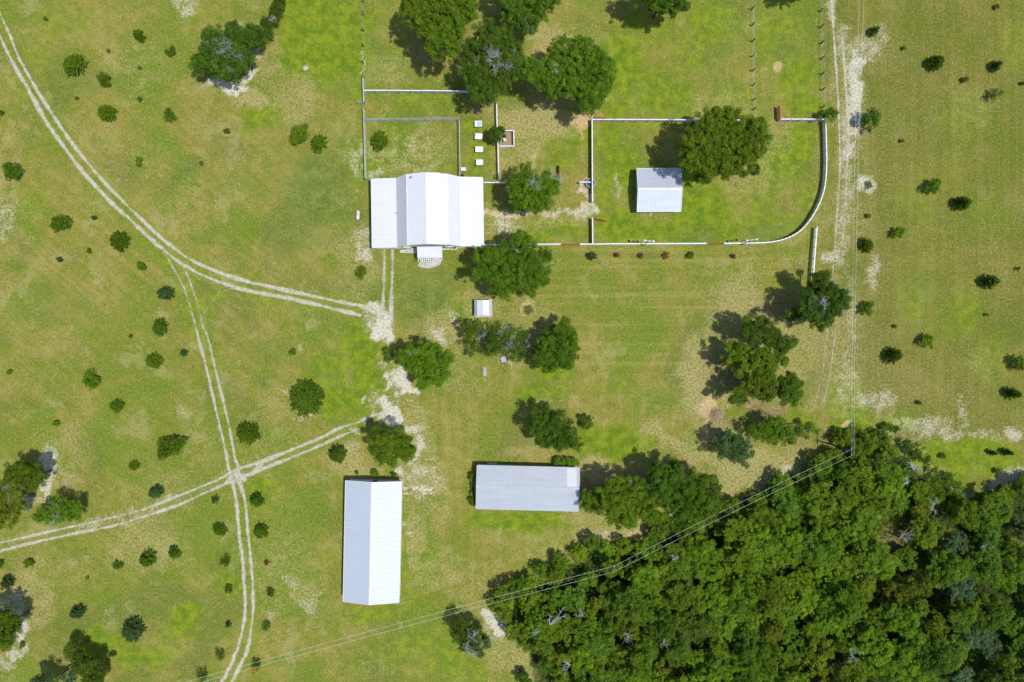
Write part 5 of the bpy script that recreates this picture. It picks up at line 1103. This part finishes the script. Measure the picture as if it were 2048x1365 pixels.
for px, py, rp, kind, label in [
 (1750,61,9,'cone','small cone-shaped tree on pale ground near the top right'),
 (1808,97,4,'round','tiny dark sprout below the cone-shaped top right tree'),
 (1874,124,15,'cone','leaning cone-shaped tree in the upper part of the right field'),
 (1994,131,10,'cone','small bluish conifer at the upper far right'),
 (1993,14,5,'round','tiny dark sprout at the top right edge'),
 (1931,160,7,'round','small round bush left of the open one at upper right'),
 (1990,191,14,'open','soft open bush at the upper far right below the small conifer'),
 (2046,167,5,'round','tiny bush cut off by the right edge near the top'),
 (1804,282,4,'open','tiny dark sapling right of the paddock corner'),
 (1739,370,7,'open','small open sapling right of the track at the height of the shed'),
 (1863,374,17,'oak','round dark bush in the middle of the right field, highest big one'),
 (1926,407,14,'cone','small star-like conifer right of the highest round field bush'),
 (1736,432,5,'round','tiny bush under the cables level with the curved fence'),
 (1797,465,14,'oak','round bush in the right field below the curved fence height'),
 (1735,491,13,'spiky','bush just right of the cables near the fence end'),
 (1982,564,15,'cone','dark cone-shaped tree on the far right at mid height'),
 (2036,538,4,'open','tiny sapling near the right edge above the far right conifer'),
 (1732,617,16,'oak','round bush right of the mossy tree and the cables'),
 (1852,684,16,'oak','round dark bush alone in the centre of the lower right field'),
 (1790,712,16,'cone','cone-shaped tree lower left of the lone round field bush'),
 (2034,725,18,'oak','largest bush at the right edge of the right field'),
 (2026,788,12,'cone','thin conifer under the largest right edge bush'),
 (1973,630,3,'round','tiny sprout below the far right conifer'),
 (1790,653,3,'round','tiny sprout between the two cone-shaped trees and the round bush'),
 (1838,806,5,'olive','tiny olive bush above the bright grass at lower right'),
 (1773,853,11,'round','low dark bush right of the upper tip of the wood'),
 (1789,857,9,'olive','low olive bush joined to the dark one near the wood tip'),
 (1885,912,6,'round','small dark bush in the bright grass right of the wood, left one'),
 (1986,906,6,'cone','small dark conifer in the bright grass near the right edge, left one'),
 (2014,905,7,'cone','small dark conifer in the bright grass near the right edge, right one'),
 (1995,943,6,'round','small dark bush below the pair of little right edge conifers')]:
    bush(px, py, rp, kind, label, grp=G_R)
for px, py, rp, kind, label in [
 (1184,512,9,'blue','spiky grey-green shrub, leftmost of the row below the paddock'),
 (1234,511,6,'red','small reddish flowering shrub, second in the row below the paddock'),
 (1282,512,6,'red','reddish shrub, third in the row below the paddock, under the left gourd pole'),
 (1332,511,7,'red','reddish shrub, fourth in the row below the paddock'),
 (1381,511,8,'lime','bright green shrub, fifth in the row below the paddock'),
 (1467,513,5,'red','smallest reddish shrub at the right end of the row below the paddock')]:
    bush(px, py, rp, kind, label, grp=G_F)
# palm in its dirt ring
c = P(1057,621); t = thing('palm', 'young palm in a ring of mulch right of the tiny outbuilding', 'palm', (c.x, c.y, 0)); rnd = random.Random(4)
m = MB(); m.tube([(0,0,-.05),(0,0,.5),(.02,.02,.7)], [.16,.13,.08], 9); m.build('trunk', M['bark'], t)
for k in range(17):
    a = k*2.399; ln = rnd.uniform(.85,1.25); m = MB(); up_ = rnd.uniform(.5,1.1); pts = [Vector((math.cos(a)*ln*u, math.sin(a)*ln*u, .65+up_*u-1.0*u*u)) for u in (0,.25,.5,.75,1)]
    m.tube(pts, [.025,.02,.015,.01,.005], 4)
    for j in range(14):
        u = .15+.85*j/14; p_ = pts[min(3,int(u*4))].lerp(pts[min(4,int(u*4)+1)], u*4-int(u*4)); w_ = .26*math.sin(math.pi*min(1,u*.85+.1))+.05; dd = Vector((math.cos(a), math.sin(a), 0)); nn = Vector((-dd.y, dd.x, 0))
        for s_ in (-1,1): m.add([p_, p_+nn*s_*w_*.5+dd*.08+Vector((0,0,.01)), p_+nn*s_*w_+dd*.14-Vector((0,0,.05)), p_+dd*.05], [(0,1,2,3)] if s_ > 0 else [(3,2,1,0)])
    m.build('frond', L['palm'], t)

# ------------------------------------------------------------------ the wood: single trees, copied from a few kinds
rw = random.Random(21)
protos = []
def wood_proto(i, leaf, spread, top, spar):
    rng = np.random.default_rng(900+i); rnd = random.Random(900+i); lobes = []
    for k in range(9):
        a = k*2.399+rnd.uniform(-.4,.4); d = spread*(.0 if k == 0 else rnd.uniform(.35,.75)); r = spread*rnd.uniform(.32,.5)
        lobes.append((math.cos(a)*d, math.sin(a)*d, top-r*.8-rnd.uniform(0,1.6)-d*.35, r))
    for k in range(5):
        a = rnd.uniform(0,6.28); d = spread*rnd.uniform(.4,.85); lobes.append((math.cos(a)*d, math.sin(a)*d, top*rnd.uniform(.28,.5), spread*rnd.uniform(.25,.38)))
    cs, rs = clumps_on(lobes, rng, .42, .9); V, F, Tn = leaf_cloud(cs, rs, np.maximum(8, (54*spar*(rs/.42)**2).astype(int)), .125, rng); V[:,2] = np.maximum(V[:,2], .1)
    me = np_mesh('crown', V, F, LW[leaf], Tn); m = MB(); m.tube([(0,0,-.2),(0,0,.3),(.1,0,top*.35),(0,.1,top*.6)], [.34,.24,.19,.12], 8)
    for x, y, z, r in lobes: m.tube([(.05,0,top*.35),(x*.5,y*.5,z*.75),(x,y,z)], [.11,.07,.03], 5)
    tr = m.build('trunk', M['bark'])
    return me, tr
LW = {'oak': leaf_mat('wood_oak_leaves', (0.061,0.107,0.004,1), (0.135,0.228,0.008,1), (0.237,0.353,0.021,1)), 'dark': leaf_mat('wood_dark_leaves', (0.045,0.095,0.005,1), (0.098,0.185,0.009,1), (0.180,0.284,0.026,1)), 'lime': leaf_mat('wood_lime_leaves', (0.082,0.146,0.004,1), (0.163,0.267,0.008,1), (0.253,0.378,0.021,1)), 'olive': leaf_mat('wood_olive_leaves', (0.082,0.103,0.005,1), (0.163,0.206,0.010,1), (0.253,0.292,0.026,1)), 'blue': leaf_mat('wood_bluish_leaves', (0.033,0.077,0.026,1), (0.074,0.138,0.046,1), (0.131,0.215,0.091,1))}
specs = [('oak',3.0,7.2,1.0),('dark',2.7,6.6,1.0),('oak',2.4,5.6,.9),('lime',2.5,5.8,.8),('dark',3.2,7.4,.9),('olive',2.6,6.0,.8),('blue',2.5,6.2,.9),('oak',3.3,7.8,1.0)]
pr_used = [False]*len(specs); protos = [wood_proto(i, *s_) for i, s_ in enumerate(specs)]
def near_edge(x, y, d=42):
    return any(not in_poly(x+dx*d, y+dy*d, WOOD) for dx, dy in ((1,0),(-1,0),(0,1),(0,-1),(.7,.7),(-.7,-.7),(.7,-.7),(-.7,.7)))
spots = []; tries = 0
while tries < 60000 and len(spots) < 290:
    tries += 1; x = rw.uniform(980, 2110); y = rw.uniform(850, 1425)
    if not in_poly(x, y, WOOD): continue
    if any(math.hypot(x-a_, y-b_) < dd for a_, b_, dd in ((1800,1085,30),(1500,1095,24),(1815,925,28),(1890,1010,22),(1960,1060,30),(1985,1180,34),(1900,1270,34),(1788,1066,46),(1570,1200,22),(1890,1190,26),(1110,1235,20),(1940,1080,20))): continue
    ed = near_edge(x, y, 26)
    if all(math.hypot(x-a_, y-b_) > (27 if ed else 39 if x < 1850 else 46) for a_, b_ in spots): spots.append((x, y))
bark_pal = [0]
for n_, (x, y) in enumerate(spots):
    ed = near_edge(x, y, 26); east = x > 1880
    if ed: i = rw.choice((2,2,3,1,0)); sc_ = rw.uniform(.62,.85)
    else:
        i = rw.choice((0,1,2,4,7,0,7,3,5) if not east else (1,4,6,0,7,4,6)); sc_ = rw.uniform(.85,1.2)
    px_d = abs((y-904)-(1703-x)*(234/475))*.9 if 1228 <= x <= 1703 else abs(y-1138-(1228-x)*.279)*.96 if x < 1228 else 999
    if px_d < 34: sc_ = min(sc_, .74)
    q = P(x, y, specs[i][2]*sc_*.75)
    t = bpy.data.objects.new('woodland_tree', None); C.objects.link(t); t.location = (q.x, q.y, 0); t.rotation_euler = (0,0,rw.uniform(0,6.28)); t.scale = (sc_, sc_, sc_*(rw.uniform(.85,1.1) if ed else rw.uniform(.74,1.22)))
    look = {'oak':'green','dark':'dark green','lime':'bright green','olive':'olive-yellow','blue':'bluish green'}[specs[i][0]]
    size_w = 'tall' if sc_*specs[i][1] > 3.0 else ('low' if sc_*specs[i][1] < 2.0 else 'medium')
    col_w = ('far left', 'left', 'centre-left', 'near-centre', 'centre', 'near-right', 'right', 'far right')[min(7, int((x-990)/133))]
    row_w = ('top', 'upper', 'middle', 'lower', 'bottom')[min(4, max(0, int((y-930)/88)))]
    tag(t, f"{size_w} {look} tree {'on the rim of' if ed else 'inside'} the wood, {col_w} column, {row_w} part", 'tree', 'trees within the lower right wood' if not ed else 'trees along the edge of the lower right wood')
    for src in protos[i]:
        if not pr_used[i]: o = src
        else: o = src.copy(); C.objects.link(o)
        o.parent = t
    pr_used[i] = True
for i, u in enumerate(pr_used):
    if not u:
        for o in protos[i]: bpy.data.objects.remove(o)
# understorey that closes the wood at the ground
rng = np.random.default_rng(77); cs = []; rs = []
while len(cs) < 5200:
    x = rng.uniform(985, 2110); y = rng.uniform(860, 1425)
    if in_poly(x, y, WOOD): z = rng.uniform(.3, 1.5); q = P(x, y, z); cs.append((q.x, q.y, z)); rs.append(rng.uniform(.4,.8))
V, F, Tn = leaf_cloud(np.array(cs), np.array(rs), np.full(len(cs), 16), .17, rng); V[:,2] = np.maximum(V[:,2], .06)
tag(np_mesh('undergrowth', V, F, L['dark'], Tn), 'low leafy undergrowth covering the floor of the lower right wood', 'undergrowth', kind='stuff')
# dead snags and fallen limbs
def snag(px, py, z, ln, ang, label, seed, depth=2, r=.06):
    rnd = random.Random(seed); c = P(px, py, 0); m = MB(); t = P(px, py, z)-c
    for k in range(3):
        a = R(ang)+rnd.uniform(-.9,.9); twig_mesh(m, (t.x, t.y, z), (math.cos(a), math.sin(a), rnd.uniform(0,.5)), ln*rnd.uniform(.28,.6), r, depth, rnd)
    m.tube([(0,0,-.1),(t.x*.5,t.y*.5,z*.5),(t.x,t.y,z)], [.16,.12,.09], 7)
    o = m.build('dead_tree', M['dead_wood'], None, (c.x, c.y, 0)); tag(o, label, 'dead tree')
snag(1100,1250,6.6,4.0,70,'bleached fallen limb forming a long fork near the left edge of the wood',1,2,.12)
snag(1080,1262,6.2,3.4,170,'pale tangle of dead branches at the left edge of the wood',2)
snag(1165,1232,7.0,2.4,140,'short white forked snag among the crowns left of the wood centre',3)
snag(1265,1270,6.8,2.4,200,'grey snag beside a dark gap in the lower middle of the wood',4)
snag(1327,1290,6.8,2.2,95,'pale upright snag in the lower middle of the wood, above yellowish leaves',5)
snag(1815,965,4.5,3.0,150,'bleached log lying at the top right of the wood by the grass',6,1,.16)
snag(1828,940,3.0,2.4,85,'upright white trunk piece just inside the top of the wood',7,1,.16)
snag(1862,1020,5.5,3.2,50,'fan of grey dead branches in the upper right of the wood',8,3)
snag(1800,1075,4.0,2.6,20,'brownish dead brushwood in the dark hollow of the wood',9,3)
snag(1960,1095,6.0,2.6,350,'pale dead branch over the dark gap at the right of the wood',10)
snag(1700,1298,7.0,2.4,300,'grey-white snag in the lower right of the wood',11,3)
snag(1345,1120,7.0,1.8,70,'small pale snag near the cables in the upper wood',12)
snag(1052,1165,2.0,1.6,90,'short white post-like snag in the shade at the left tip of the wood',13,1,.07)
snag(1140,1330,6.0,2.0,200,'silvery twigs in the crowns near the lower left of the wood',14,3)
